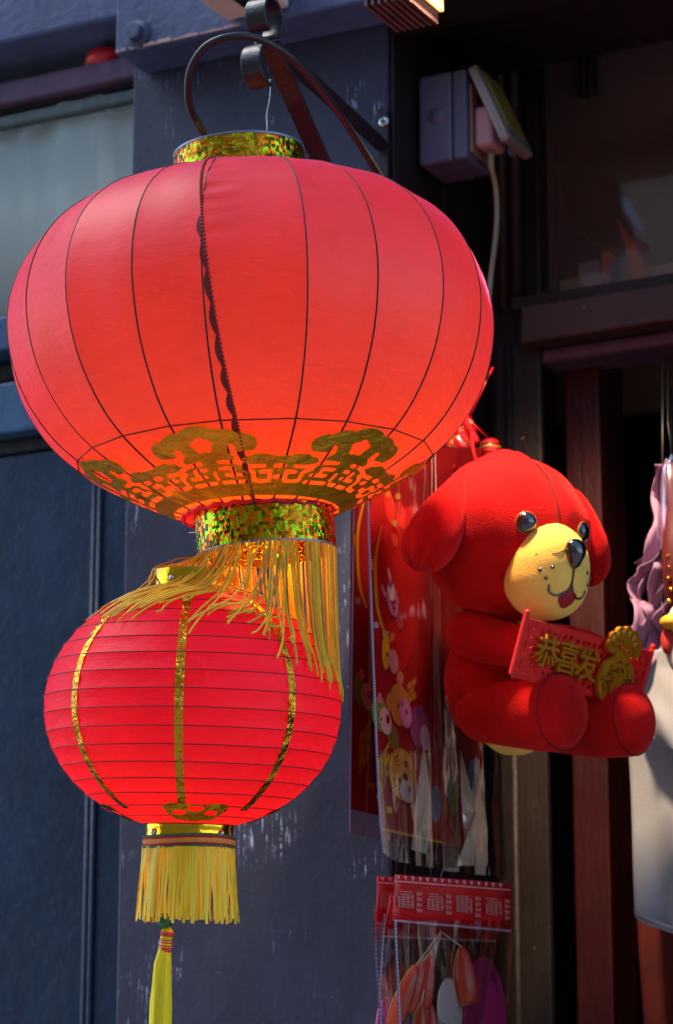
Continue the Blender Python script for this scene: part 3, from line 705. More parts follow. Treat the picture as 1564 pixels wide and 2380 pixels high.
v, f = box_vf(-.04, .045, -.148, -.1405, .006, .084); bevel(mesh('cover', v, f, m_cream, jb, smooth=False), .002)
v, f = box_vf(.0, .045, -.12, -.04, -.004, -.0005); mesh('entry_plate', v, f, m_iron_r, jb, smooth=False)

# ------------------------------------------------------------------ small red lamp in the gap of the left bay
rl = LOC(FP(250, 140, .06)[0], .06, FP(250, 163, .06)[1])
rlt = thing('pendant_shade', 'small red shade half hidden behind the end of the blue beam', 'lampshade', rl)
v, f = lathe_vf([(.014, 0), (.03, .002), (.036, .012), (.032, .026), (.016, .033), (.004, .034)], 28); mesh('shade', v, f, M('crimson_shade', (190, 20, 36), .35), rlt)
v, f = lathe_vf([(.005, .034), (.005, .045), (.001, .046)], 12); mesh('cap', v, f, m_cable, rlt)
tube('cord', [rl+Vector((0, 0, .045)), rl+Vector((0, .01, .3))], .0015, m_cable, rlt, 6)

# ------------------------------------------------------------------ hanging rail for the goods (behind the big lantern)
RZ = PX(1010, 800, 3.9).z
rail = tube('hanging_rail', [LOC(aR+.01, .10, RZ), LOC(aR+.10, .10, RZ), LOC(aR+.13, .06, RZ), LOC(aR+.13, -.22, RZ)], .005, m_iron_r, None, 10)
tag(base_at(rail, LOC(aR+.01, .10, RZ)), 'thin steel rail from which the bags and plush toy hang', 'rail')

# ------------------------------------------------------------------ plush puppy
k = 3.74/FPX
m_plush = M('red_plush', (184, 14, 16), .9, 0, .34, 14, .8, 480, .002, sheen=1.0, spec=.1)
m_yplush = M('yellow_plush', (244, 194, 92), .85, 0, .1, 18, .5, 420, .002, sheen=.5, spec=.2)
m_seam = M('seam_thread', (74, 4, 8), .9)  # dark red sewing thread
m_eye = M('glossy_black', (6, 7, 12), .06, 0, 0, spec=.8, coat=1)
m_amber = M('amber_eye', (150, 90, 30), .12, coat=1)
TB = PX(1165, 1570, 3.74)
pup = thing('plush_toy', 'red plush puppy with yellow muzzle and floppy ears, hanging by a cord', 'plush toy', TB+Vector((0, 0, -.09)), (0, 0, radians(45)))
def V3(S, Fw, Up): return Vector((S, -Fw, Up))*k
up0 = Vector((0, 0, .09))
def fz_(p, d): return p*(1+.014*sin(d.x*7+1)*sin(d.z*6)+.012*sin(d.y*9+d.z*5))
def pb(name, c, r, m, parent, fn=fz_, nu=44, nv=28):
    v, f = blob_vf(V3(*c)+up0, [q*k for q in r], nu, nv, fn); return mesh(name, v, f, m, parent)
def torso(p, d): return Vector((p.x*(1-.16*d.z), p.y*(1-.12*d.z), p.z))*(1+.016*sin(d.x*8)*sin(d.z*6)+.010*sin(d.y*13+d.z*9))
body = pb('body', (0, 0, 0), (142, 124, 166), m_plush, pup, torso)
pb('belly', (0, 34, -24), (104, 108, 166), m_yplush, body, torso)
def limb(name, pts, rad, m, parent, n=26):
    pts = [V3(*p)+up0 for p in pts]; c = smoothpath(pts, 8); R = np.interp(np.linspace(0, len(rad)-1, len(c)), range(len(rad)), rad)*k
    # rounded ends
    d0, d1 = (c[0]-c[1]).normalized(), (c[-1]-c[-2]).normalized(); cc, rr = [], []
    for a in (80, 62, 44, 28, 12): cc.append(c[0]+d0*R[0]*sin(radians(a))*.8); rr.append(R[0]*cos(radians(a)))
    cc += c; rr += list(R)
    for a in (8, 18, 30, 42, 54, 66, 76, 84): cc.append(c[-1]+d1*R[-1]*sin(radians(a))*.62); rr.append(R[-1]*cos(radians(a)))
    v, f = tube_vf(cc, rr, n); return mesh(name, v, f, m, parent)
limb('arm', [(-104, 0, 92), (-150, 40, 70), (-136, 120, 40), (-118, 196, 22)], [44, 54, 52, 46], m_plush, pup)
limb('arm', [(104, 0, 92), (140, 50, 84), (140, 130, 62), (124, 205, 30)], [44, 52, 48, 44], m_plush, pup)
lg1 = limb('leg', [(-72, 10, -92), (-82, 110, -112), (-84, 190, -122), (-82, 238, -126)], [72, 78, 86, 88], m_plush, pup, 36)
lg2 = limb('leg', [(76, 20, -92), (102, 120, -110), (120, 205, -120), (128, 270, -122)], [70, 76, 82, 84], m_plush, pup, 36)
def ring_seam(c, axis, r, fw, parent, rx=1.0):
    ax = Vector((axis[0], -axis[1], axis[2])).normalized(); e1 = ax.orthogonal().normalized(); e2 = ax.cross(e1); C0 = V3(*c)+up0
    tube('seam', [C0+(e1*cos(a)+e2*sin(a))*r*k for a in np.linspace(0, 2*pi, 41)], 1.3*k, m_seam, parent, 5, world=False)
ring_seam((-82, 252, -126.6), (0, 1, -.05), 86.2, 0, lg1); ring_seam((129.5, 283, -122), (.12, 1, 0), 82.4, 0, lg2)
def foot_seam(c, r, parent):          # vertical seam over the sole
    C0 = V3(*c)+up0; tube('seam', [C0+Vector((0, -cos(a)*r*.62*k-.0006, sin(a)*r*k)) for a in np.linspace(-1.3, 1.3, 20)], 1.2*k, m_seam, parent, 5, world=False)
# head
HP = PX(1178, 1250, 3.70)
hl_ = wm(pup).inverted() @ HP
def headfn(p, d):
    w = max(0, 1-((d.x)**2+(d.y-.25)**2)*7)*(d.z > 0); q = p*(1+.014*sin(d.x*9+2)*sin(d.z*7)+.008*sin(d.y*15+d.x*6)-.05*math.exp(-(d.x/.05)**2)*(.35 if d.z > .1 and d.y < .3 else 0)); q.z += w*16*k; q.x *= 1+.05*max(0, -d.z); return q
v, f = blob_vf((0, 0, 0), (196*k, 184*k, 190*k), 56, 36, headfn)
head = mesh('head', v, f, m_plush, pup, loc=hl_, rot=(radians(12), 0, radians(36-45)))
def hb(name, c, r, m, fn=None, parent=head, nu=36, nv=24, rot=None):
    v, f = blob_vf((0, 0, 0), [q*k for q in r], nu, nv, fn); R = Matrix.Rotation(rot[0], 3, rot[1]) if rot else Matrix.Identity(3)
    return mesh(name, [R @ Vector(p) + V3(*c) for p in v], f, m, parent)
def earfn(p, d):
    t = (1-d.z)*.5; q = Vector((p.x*(.5+.75*t), p.y*(.42+.72*t), p.z)); 
    fold = 5.5*k*sin(math.atan2(d.y, d.x)*9+2*d.z)*(t**2.5)+2*k*sin(d.z*6+d.y*5) ; q.x += fold*.6; q.y += fold*.5; return q
hb('ear', (-212, 18, 6), (58, 92, 122), m_plush, earfn, rot=(radians(21), 'Y')); hb('ear', (198, 30, 28), (56, 82, 116), m_plush, earfn, rot=(radians(-20), 'Y'))
MC, MR = (0, 158, -74), (99, 92, 111)
def muzfn(p, d):
    q = Vector((p.x*(1+.14*max(0, -d.z)), p.y*(1+.12*max(0, -d.z-.1)), p.z)); q.y -= 6*k*max(0, d.z); return q
hb('muzzle', MC, MR, m_yplush, muzfn, nu=52, nv=34)
def onmuz(S, Up, off=0):
    x, z = S/MR[0], Up/MR[2]; f_ = 1+.14*max(0, -z); y = sqrt(max(.02, 1-(x/f_)**2-z*z))
    return V3(MC[0]+S, MC[1]+MR[1]*y*(1+.12*max(0, -z-.1))+6*max(0, z)+off, MC[2]+Up)
def hpt(S, Up, off=0): return V3(S, 184*sqrt(max(.05, 1-(S/196)**2-(Up/190)**2))+off, Up)
nz = onmuz(0, 42, 4)
def nosefn(p, d): return Vector((p.x*(.72+.42*max(-.4, d.z)), p.y, p.z))
v, f = blob_vf((0, 0, 0), (33*k, 22*k, 34*k), 28, 20, nosefn); mesh('nose', [Vector(p)+nz for p in v], f, m_eye, head)
for sx in (-1, 1):
    e = hpt(sx*80, 26, -5); v, f = blob_vf((0, 0, 0), (23*k, 15*k, 24*k), 28, 20); rz = Matrix.Rotation(radians(24*sx), 3, 'Z')
    eo = mesh('eye', [rz @ Vector(p)+e+rz @ Vector((0, -.004, 0)) for p in v], f, m_eye, head)
    v, f = lathe_vf([((23.5+2.6*cos(a))*k, 2.6*sin(a)*k) for a in np.linspace(0, 2*pi, 9)], 32)
    mesh('eye_ring', [rz @ Vector((x, z-.0035, y))+e for x, y, z in v], f, m_amber, eo)
mth = [onmuz(x, y, 1) for x, y in ((-52, -34), (-50, -46), (-38, -54), (-20, -52), (-6, -38), (0, -20), (0, 14))]
tube('mouth_line', smoothpath(mth, 5), 2.8*k, m_eye, head, 6, world=False)
mth = [onmuz(-x, y, 1) for x, y in ((-52, -34), (-50, -46), (-38, -54), (-20, -52), (-6, -38), (0, -22))]
tube('mouth_line', smoothpath(mth, 5), 2.8*k, m_eye, head, 6, world=False)
tv = [onmuz(x, y, 1.2) for x, y in ((-26, -50), (-8, -38), (0, -30), (8, -38), (26, -50), (22, -66), (10, -78), (0, -81), (-10, -78), (-22, -66))] + [onmuz(0, -56, 6)]
mesh('tongue', tv, [(10, i, (i+1) % 10) for i in range(10)], M('tongue_red', (150, 16, 22), .7), head)
for sx in (-1, 1):
    for q in ((50, 6), (72, -4), (60, -20)):
        v, f = blob_vf(onmuz(sx*q[0], q[1], 0), (4.6*k, 4.6*k, 4.6*k), 10, 8); mesh('whisker_dot', v, f, m_eye, head)
tube('seam', [hpt(0, u, .6) if u < 185 else V3(0, 0, 191) for u in np.linspace(18, 176, 26)], 1.5*k, m_seam, head, 5, world=False)
tube('seam', smoothpath([onmuz(-80, 30, .4), onmuz(-44, 38, .6), onmuz(-20, 52, .6), onmuz(0, 60, .6)], 5), 1.1*k, M('seam_tan', (150, 96, 30), .9), head, 5, world=False)
hang = PX(1101, 1052, 3.70)
cdp = [hang + Vector((.008, 0, -.03)), hang, PX(1096, 1010, 3.72), PX(1084, 962, 3.74), LOC(aR+.13, -.05, RZ)]
tube('loop_cord', smoothpath(cdp, 4), [9*k, 7*k]+[3.2*k]*(len(smoothpath(cdp, 4))-2), m_plush, pup, 8)

# ------------------------------------------------------------------ New Year plaque held by the puppy
m_plq = M('plaque_red', (214, 24, 20), .5, 0, .12, 30, .2, 200)
m_plg = M('plaque_gold', (196, 128, 24), .38, .55, .2, 40, .3, 200)
PC = wm(pup) @ (V3(-14, 258, -8)+up0)
plaque = thing('greeting_plaque', 'red cut-out plaque with gold New Year characters and money bag held by the plush puppy', 'plaque', PC, (radians(19), radians(2), radians(45)))
def fret(X, Y):
    d = boxs(X, Y, 0, 0, 218, 64); h = np.full(X.shape, 1e9); rs = random.Random(21)
    for i in range(20):
        for j in range(6):
            x = -190+i*20+rs.uniform(-4, 4)+(j % 2)*9; y = -46+j*18.4+rs.uniform(-3, 3); a = rs.uniform(0, pi); l = rs.uniform(6, 10)
            if abs(x) > 194: continue
            ca, sa = cos(a), sin(a); xr, yr = (X-x)*ca+(Y-y)*sa, -(X-x)*sa+(Y-y)*ca
            h = np.minimum(h, circ(xr, yr, 0, 0, l, rs.uniform(3.4, 5.4)))
    for sx in (-1, 1):
        for y0_, y1_ in ((-48, -26), (-14, 16), (26, 48)): h = np.minimum(h, seg(X, Y, sx*205, y0_, sx*205, y1_, 2.6))
    return np.maximum(d, -h)
v, f = march(fret, -220, 220, -66, 66, 216, 66)
solid(mesh('fretwork_board', [(x*k, 0, y*k) for x, y in v], f, m_plq, plaque, smooth=False), .006)
for sx in (-1, 1):
    v, f = box_vf((sx*220-5)*k, (sx*220+5)*k, -.004, .004, -66*k, 84*k); bevel(mesh('end_post', v, f, m_plq, plaque, smooth=False), .003, 3)
v, f = box_vf(-214*k, 214*k, -.003, .003, 62*k, 67*k); bevel(mesh('rail', v, f, m_plq, plaque, smooth=False), .001)
v, f = box_vf(-214*k, 214*k, -.003, .003, -69*k, -64*k); bevel(mesh('rail', v, f, m_plq, plaque, smooth=False), .001)
def glyph(ch, size, ext, off, name, m, parent, x, z, y):
    cu = bpy.data.curves.new('glyph', 'FONT'); cu.body = ch; cu.size = size; cu.extrude = ext; cu.offset = off; cu.align_x = 'CENTER'; cu.align_y = 'CENTER'; cu.resolution_u = 3
    o = bpy.data.objects.new('glyph', cu); COL.objects.link(o); bpy.context.view_layer.update()
    me = bpy.data.meshes.new_from_object(o.evaluated_get(bpy.context.evaluated_depsgraph_get())); bpy.data.objects.remove(o)
    co = np.array([v.co for v in me.vertices]); cc = (co.max(0)+co.min(0))/2
    for v in me.vertices: p = v.co-Vector(cc); v.co = (p.x+x, y-p.z, p.y+z)
    me.materials.clear(); me.materials.append(m); q = bpy.data.objects.new(name, me); COL.objects.link(q); q.parent = parent; return q
for ch, x, z in (('恭', -142, 6), ('喜', -72, 4), ('发', -4, 0)):
    glyph(ch, 78*k, .003, .8*k, 'character', m_plg, plaque, x*k, z*k, -.0085)
v, f = box_vf(-118*k, 20*k, -.0085, -.0045, -14*k, -8*k); mesh('tie_strip', v, f, m_plg, plaque, smooth=False)
def purse(X, Y):
    d = circ(X, Y, 0, -28, 60, 58); d = np.minimum(d, boxs(X, Y, 0, 34, 26, 14, 5))
    for i in range(7):
        a = radians(-10+i*33); d = np.minimum(d, circ(X, Y, 42*cos(a), 52+30*sin(a), 17))
    d = np.minimum(d, circ(X, Y, 0, 60, 40, 30))
    rs = random.Random(9); h = np.full(X.shape, 1e9)
    for i in range(66):
        a = rs.uniform(0, 2*pi); r = 50*sqrt(rs.uniform(.12, 1)); x, y = r*cos(a), -28+r*sin(a)
        if i > 46: x, y = rs.uniform(-40, 40), rs.uniform(36, 82)
        b = a+pi/2+rs.uniform(-.7, .7); l = rs.uniform(2, 8); h = np.minimum(h, seg(X, Y, x-l*cos(b), y-l*sin(b), x+l*cos(b), y+l*sin(b), rs.uniform(1.6, 2.6)))
    return np.maximum(d, -h)
v, f = march(purse, -70, 70, -92, 106, 84, 118)
pu = solid(mesh('money_bag', [((x+98)*k, -.011, (y+8)*k) for x, y in v], f, m_plg, plaque, smooth=False), .006)
glyph('富', 52*k, .002, 1.2*k, 'character', m_plg, pu, 98*k, -22*k, -.016)
for i in range(6):
    a = radians(i*30+15); v, f = blob_vf(((98+40*cos(a))*k, -.012, (64+28*sin(a))*k), (14*k, 7*k, 12*k), 12, 8); mesh('ruffle', v, f, m_plg, pu)

# ------------------------------------------------------------------ hanging bags beside the puppy
m_film = film('clear_film', (236, 237, 244), .025, .09, .16, .28)
m_card = M('red_card', (150, 16, 18), .45, 0, .15, 12)
m_str0 = M('nylon_line', (90, 84, 84), .3)
m_white = M('seal_white', (205, 212, 235), .5)
PCOL = {}
def pm(c):
    key = 'print_%d_%d_%d' % c
    if key not in PCOL: PCOL[key] = M(key, c, .45, 0, .08, 30)
    return PCOL[key]
def disc(name, x, y, rx, ry, c, a, parent, rot=0, lay=1, n=22):
    vs = [RPw(x + rx*cos(t)*cos(rot)-ry*sin(t)*sin(rot), y + rx*cos(t)*sin(rot)+ry*sin(t)*cos(rot), a) + U*.0006*lay for t in np.linspace(0, 2*pi, n, endpoint=False)]
    return mesh(name, vs, [tuple(range(n))], pm(c), parent, True, False)
def pquad(name, pts, c, a, parent, lay=1):
    return mesh(name, [RPw(x, y, a)+U*.0006*lay for x, y in pts], [tuple(range(len(pts)))], pm(c), parent, True, False)
def strip(name, pts, w, c, a, parent, lay=1):
    P = smoothpath([(x, y, 0) for x, y in pts], 5); vs = []
    for i, p in enumerate(P):
        t = (P[min(i+1, len(P)-1)]-P[max(i-1, 0)]).normalized(); ww = w*(.6+.4*sin(pi*i/(len(P)-1)))
        for q in (-1, 1): vs.append(RPw(p.x-t.y*q*ww, p.y+t.x*q*ww, a)+U*.0006*lay)
    return mesh(name, vs, [(2*i, 2*i+1, 2*i+3, 2*i+2) for i in range(len(P)-1)], pm(c), parent, True, False)
def edge_x(poly, y): return float(np.interp(y, [p[1] for p in poly], [p[0] for p in poly]))
def bagfilm(name, left, right, ytop, bot, a, parent, amp=.006, seed=0, nx=40, ny=60, m=None, drift=0):
    rs = random.Random(seed); ph = [rs.uniform(0, 6) for _ in range(8)]; vs, fs = [], []
    for j in range(ny+1):
        for i in range(nx+1):
            u = i/nx; yb = float(np.interp(u, [b[0] for b in bot], [b[1] for b in bot])); v_ = j/ny; y = ytop+(yb-ytop)*v_
            x = edge_x(left, y)*(1-u)+edge_x(right, y)*u
            e = min(1, 6*u)*min(1, 6*(1-u)); d = amp*e*(sin(9*u+ph[0]+2*v_)*.6+sin(21*u+ph[1]+5*v_*u)*.45+sin(6*v_+ph[2]+4*u)*.3+abs(sin(14*u+ph[3]+3*v_))*.6*v_)
            vs.append(RPw(x, y, a)+U*(.004+d))
    for j in range(ny):
        for i in range(nx): q = j*(nx+1)+i; fs.append((q, q+1, q+nx+2, q+nx+1))
    return mesh(name, vs, fs, m or m_film, parent, True)
def sealline(left, y0, y1, a, parent, w=1.7, dash=7, c=(176, 180, 200)):
    vs, fs = [], []; y = y0
    while y < y1:
        x0, x1 = edge_x(left, y), edge_x(left, y+dash*.62); o = len(vs)
        vs += [RPw(x0-w, y, a)+U*.003, RPw(x0+w, y, a)+U*.003, RPw(x1+w, y+dash*.62, a)+U*.003, RPw(x1-w, y+dash*.62, a)+U*.003]; fs.append((o, o+1, o+2, o+3)); y += dash
    mesh('heat_seal', vs, fs, pm(c), parent, True, False)
    sv = []
    yy = np.linspace(y0, y1, 14)
    for y in yy: sv += [RPw(edge_x(left, y)-w*1.6, y, a)+U*.0022, RPw(edge_x(left, y)+w*1.6, y, a)+U*.0022]
    mesh('heat_seal', sv, [(2*i, 2*i+1, 2*i+3, 2*i+2) for i in range(13)], pm((120, 122, 150)), parent, True, False)
def bricks(x0, y0, x1, y1, w, rows, cols, a, parent, c=(206, 132, 34), lay=2, sk=-34):
    """printed wall of single bricks between two px corners, leaning"""
    for r in range(rows):
        for q in range(cols):
            u0, u1 = (q+.06)/cols, (q+.94)/cols; yy0, yy1 = y0+(y1-y0)*(r+.06)/rows, y0+(y1-y0)*(r+.94)/rows; sh = (r % 2)*.5/cols
            xa, xb = x0+(x1-x0)*max(0, u0-sh), x0+(x1-x0)*(u1-sh)
            pquad('printed_brick', [(xa, yy0+sk*(xa-x0)/20), (xb, yy0+sk*(xb-x0)/20), (xb, yy1+sk*(xb-x0)/20), (xa, yy1+sk*(xa-x0)/20)], c, a, parent, lay)
def printed(a, P, dx, dy, full):
    D = lambda n, x, y, rx, ry, c, rot=0, lay=2: disc(n, x+dx, y+dy, rx, ry, c, a, P, rot, lay)
    strip('printed_arc', [(886+dx, 1222+dy), (871+dx, 1300+dy), (875+dx, 1410+dy), (892+dx, 1470+dy)], 3.6, (226, 150, 24), a, P, 2)
    pquad('printed_tile', [(859+dx, 1298+dy), (865+dx, 1300+dy), (866+dx, 1326+dy), (860+dx, 1324+dy)], (226, 140, 40), a, P, 2)
    pquad('printed_tile', [(866+dx, 1446+dy), (877+dx, 1446+dy), (878+dx, 1460+dy), (867+dx, 1460+dy)], (170, 170, 185), a, P, 2)
    pquad('printed_tile', [(896+dx, 1874+dy), (909+dx, 1876+dy), (910+dx, 1891+dy), (897+dx, 1889+dy)], (226, 170, 40), a, P, 2)
    bricks(874+dx, 1770+dy, 904+dx, 1860+dy, 30, 6, 2, a, P)
    D('printed_face', 880, 1658, 17, 42, (104, 150, 30), -.1); D('printed_snout', 893, 1676, 13, 33, (236, 170, 150), -.15, 3); D('printed_mouth', 898, 1672, 4, 11, (90, 20, 20), 0, 4)
    D('printed_eye', 881, 1672, 3.2, 7, (240, 240, 230), 0, 3); D('printed_eye', 882, 1672, 1.6, 4.5, (30, 24, 24), 0, 4); D('printed_flower', 880, 1627, 7, 9, (236, 120, 120), 0, 3); D('printed_flower', 880, 1616, 3.4, 6, (240, 150, 140), 0, 3)
    D('printed_body', 912, 1715, 12, 34, (110, 104, 34), -.2)
    if not full: return
    disc('printed_disc', 925+dx, 1370+dy, 52, 190, (176, 18, 20), a, P, 0, 1)
    D('printed_mitten', 903, 1180, 12, 38, (214, 60, 34), -.12); D('printed_mitten', 928, 1192, 11, 38, (206, 50, 30), -.16); D('printed_cuff', 899, 1150, 7, 8, (214, 140, 40), 0, 3); D('printed_cuff', 922, 1154, 7, 8, (200, 140, 40), 0, 3)
    D('printed_flower', 914, 1216, 6, 7, (150, 170, 50), 0, 3); D('printed_flower', 916, 1222, 4, 5, (236, 90, 90), 0, 4); D('printed_mitten', 915, 1256, 7, 16, (196, 70, 40), -.2)
    D('printed_ear', 903, 1336, 3.4, 17, (226, 150, 160), -.18); D('printed_ear', 890, 1374, 3.4, 16, (222, 140, 150), -.3); D('printed_face', 909, 1392, 13, 42, (206, 110, 140), -.15, 3); D('printed_face', 905, 1375, 7, 22, (236, 206, 200), -.1, 4)
    D('printed_eye', 909, 1402, 2, 5, (40, 24, 30), 0, 5); D('printed_eye', 914, 1400, 2, 5, (40, 24, 30), 0, 5); D('printed_nose', 912, 1414, 2.4, 5, (90, 20, 40), 0, 5); D('printed_body', 926, 1440, 9, 24, (170, 60, 70), -.2); D('printed_bow', 903, 1358, 5, 6, (120, 90, 150), 0, 5)
    D('printed_face', 894, 1514, 9, 42, (236, 170, 24), 0, 3); D('printed_snout', 911, 1538, 11, 29, (216, 130, 120), -.1, 4); D('printed_ear', 908, 1482, 6, 11, (200, 120, 40), .3, 3); D('printed_eye', 896, 1522, 2, 5, (40, 24, 20), 0, 5); D('printed_flower', 890, 1474, 5, 7, (150, 190, 60), 0, 4); D('printed_flower', 897, 1471, 4, 5, (236, 120, 120), 0, 4)
    D('printed_ear', 905, 1631, 9, 23, (206, 124, 50), 0, 2); D('printed_ear', 928, 1577, 8, 18, (206, 124, 50), 0, 2); D('printed_ear', 928, 1579, 4, 10, (220, 110, 130), 0, 3); D('printed_face', 925, 1638, 22, 50, (204, 124, 46), -.1, 3); D('printed_snout', 939, 1657, 13, 36, (216, 120, 160), -.12, 4)
    D('printed_eye', 922, 1640, 2, 6, (40, 24, 20), 0, 4); D('printed_eye', 931, 1636, 2, 6, (40, 24, 20), 0, 4); D('printed_nose', 940, 1655, 2, 5, (60, 20, 40), 0, 5)
    bricks(944+dx, 1590+dy, 966+dx, 1640+dy, 22, 3, 2, a, P, (190, 116, 34), 2, -16)
    D('printed_face', 931, 1800, 30, 62, (216, 140, 44), -.12, 3); D('printed_snout', 942, 1838, 16, 28, (226, 196, 186), -.2, 4); D('printed_nose', 938, 1806, 4, 10, (50, 24, 50), -.3, 5); D('printed_eye', 925, 1815, 3, 8, (40, 24, 30), -.2, 4); D('printed_eye', 940, 1776, 3, 8, (40, 24, 30), -.2, 4)
    for x, y in ((918, 1760), (922, 1768), (926, 1776), (914, 1830), (917, 1838)): strip('printed_stripe', [(x-6, y+3), (x, y), (x+7, y-6)], 1.4, (70, 34, 16), a, P, 4)
    D('printed_mouth', 948, 1834, 3, 9, (170, 40, 60), 0, 5)
    D('printed_face', 972, 1692, 22, 50, (140, 66, 110), -.1, 3); D('printed_snout', 984, 1714, 11, 30, (196, 160, 170), -.1, 4); D('printed_bow', 972, 1652, 9, 10, (96, 60, 130), 0, 4)
    D('printed_face', 1094, 1806, 11, 42, (90, 130, 170), 0, 3); D('printed_face', 1010, 1868, 13, 44, (110, 110, 130), 0, 3); D('printed_face', 1052, 1850, 12, 46, (120, 130, 60), 0, 3)
def tall_bag(label, a, left, right, ytop, bot, cardpts, dx, dy, full, seed, group):
    P0 = RPw(left[-1][0]+20, left[-1][1], a)
    t = thing('gift_bag', label, 'bag', P0, group=group)
    mesh('card_insert', [RPw(x, y, a)+U*d for d in (0, -.0015) for x, y in cardpts], [tuple(range(len(cardpts))), tuple(range(2*len(cardpts)-1, len(cardpts)-1, -1))], m_card, t, True, False)
    printed(a, t, dx, dy, full)
    bagfilm('film', left, right, ytop, bot, a+.004, t, .004, seed)
    sealline(left, ytop, left[-1][1]-4, a+.006, t)
    tube('hanging_loop', [RPw((left[0][0]+right[0][0])/2, ytop, a), LOC(min(a, aR+.128), RP((left[0][0]+right[0][0])/2, ytop, a)[0], RZ)], .0005, m_str0, t, 5)
    return t
a1, a2 = aR+.045, aR+.10
g_ = 'clear bags of red printed decorations'
tb1 = tall_bag('clear bag with red printed card, its edge showing behind a wider bag beside the pilaster', a1, [(824, 1040), (815, 1150), (811, 1500), (808, 1937)], [(990, 1040), (990, 1960)], 1040, [(0, 1937), (.5, 1958), (1, 1985)],
         [(828, 1042), (960, 1040), (960, 1912), (880, 1896), (818, 1880)], -42, -56, False, 3, g_)
tb2 = tall_bag('wide glossy clear bag of red cartoon animal card hanging behind the plush puppy', a2, [(850, 1040), (852, 1200), (862, 1500), (872, 1750), (880, 1910), (888, 1985)], [(1150, 1040), (1155, 1700), (1172, 2042)], 1040, [(0, 1985), (.1, 2004), (.45, 2022), (1, 2042)],
         [(853, 1042), (1120, 1040), (1124, 1978), (1032, 1962), (960, 1946), (885, 1930), (876, 1760), (866, 1500)], 0, 0, True, 5, g_)
strip('gold_border', [(886, 1927), (960, 1943), (1032, 1960)], 3, (214, 160, 40), a2, tb2, 2)
# folds low on the wide bag, cream glare put into their colour
m_glare = film('glare_film', (236, 228, 214), .22, .22, 1.0, .5, .36, (240, 222, 196))
for q, pts in enumerate(([(985, 1730), (968, 1850), (956, 1975), (992, 1985), (1004, 1900), (996, 1800)], [(1070, 1740), (1072, 1850), (1080, 1960), (1060, 2012), (1102, 2012), (1118, 1900), (1112, 1760), (1094, 1850)])):
    P = [RPw(x, y, a2+.022+.006*sin(i*2.1)) for i, (x, y) in enumerate(pts)]; c = sum(P, Vector())/len(P)+U*.012
    mesh('glare_fold', P+[c], [(len(P), i, (i+1) % len(P)) for i in range(len(P))], m_glare, tb2, True)

# ------------------------------------------------------------------ lower header bags with firecracker pods
m_hdr = film('red_header_print', (214, 20, 26), .06, .2, .4, .3)
m_hdrc = M('red_header', (200, 14, 26), .4, 0, .1)
def head_bag(label, a, hdr, left, right, seed, contents):
    t = thing('header_bag', label, 'bag', RPw(left[-1][0]+20, 2376, a), group='clear bags with red printed headers')
    (tlx, tly), (trx, try_), (brx, bry), (blx, bly) = hdr
    def H(u, v): return ((tlx*(1-u)+trx*u)*(1-v)+(blx*(1-u)+brx*u)*v, (tly*(1-u)+try_*u)*(1-v)+(bly*(1-u)+bry*u)*v)
    n = 10; vs = [RPw(*H(i/n, j/4), a)+U*.0025*sin(i*1.1+j*.6+seed) for j in range(5) for i in range(n+1)]
    solid(mesh('header', vs, [(j*(n+1)+i, j*(n+1)+i+1, (j+1)*(n+1)+i+1, (j+1)*(n+1)+i) for j in range(4) for i in range(n)], m_hdrc, t, True), .001)
    def hq(nm, u0, v0, u1, v1, c): pquad(nm, [H(u0, v0), H(u1, v0), H(u1, v1), H(u0, v1)], c, a+.003, t, 1)
    hq('printed_line', 0, .13, 1, .15, (226, 170, 180)); hq('printed_line', 0, .955, 1, 1.0, (206, 170, 190))
    rs = random.Random(seed); wpx = trx-tlx; K = max(1, int(wpx/68))
    for q in range(K+1):
        u = (q+.1)*68/wpx; 
        if u > .95: break
        cr = (204, 120, 118)
        uw = min(40/wpx, .98-u)
        for r in range(7): y0_ = .34+r*.053; hq('printed_seal', u+rs.uniform(0, .2)*uw, y0_, u+uw*rs.uniform(.7, 1), y0_+.022, cr)
        for r in range(4): x0_ = u+uw*(.06+r*.27); hq('printed_seal', x0_, .36+rs.uniform(0, .1), x0_+3.2/wpx, .68, cr)
        u2 = u+46/wpx
        if u2+12/wpx < 1:
            for r in range(4): hq('printed_mark', u2, .33+r*.115, u2+5.5/wpx, .41+r*.115, cr); hq('printed_mark', u2+7/wpx, .34+r*.115, u2+12/wpx, .40+r*.115, cr)
    for q in range(int(wpx/17)):
        u = (q+.3)*17/wpx; pquad('printed_triangle', [H(u, .02), H(u+9/wpx, .02), H(u+4.5/wpx, .11)], (216, 150, 170), a+.003, t, 1)
    bagfilm('film', left, right, left[0][1], [(0, 2470), (1, 2490)], a+.006, t, .006, seed)
    sealline(left, left[0][1]+4, 2450, a+.010, t, 1.8, 10)
    return t
hb3 = head_bag('clear bag with red header, rearmost and leftmost of its bunch on the wall', aR+.05, [(879, 2036), (990, 2040), (990, 2160), (868, 2146)], [(868, 2110), (868, 2160), (868, 2200), (874, 2290), (880, 2480)], [(1000, 2110), (1000, 2500)], 31, None)
hb2 = head_bag('clear bag with a lower red header between two others of its bunch', aR+.085, [(905, 2080), (1150, 2092), (1150, 2190), (886, 2178)], [(890, 2120), (886, 2184), (878, 2300), (884, 2480)], [(1150, 2120), (1152, 2500)], 32, None)
hb1 = head_bag('frontmost clear bag with wide red header and orange firecracker pods inside', aR+.13, [(915, 2032), (1185, 2053), (1186, 2166), (915, 2142)], [(915, 2140), (916, 2180), (922, 2300), (930, 2480)], [(1184, 2160), (1180, 2500)], 33, None)
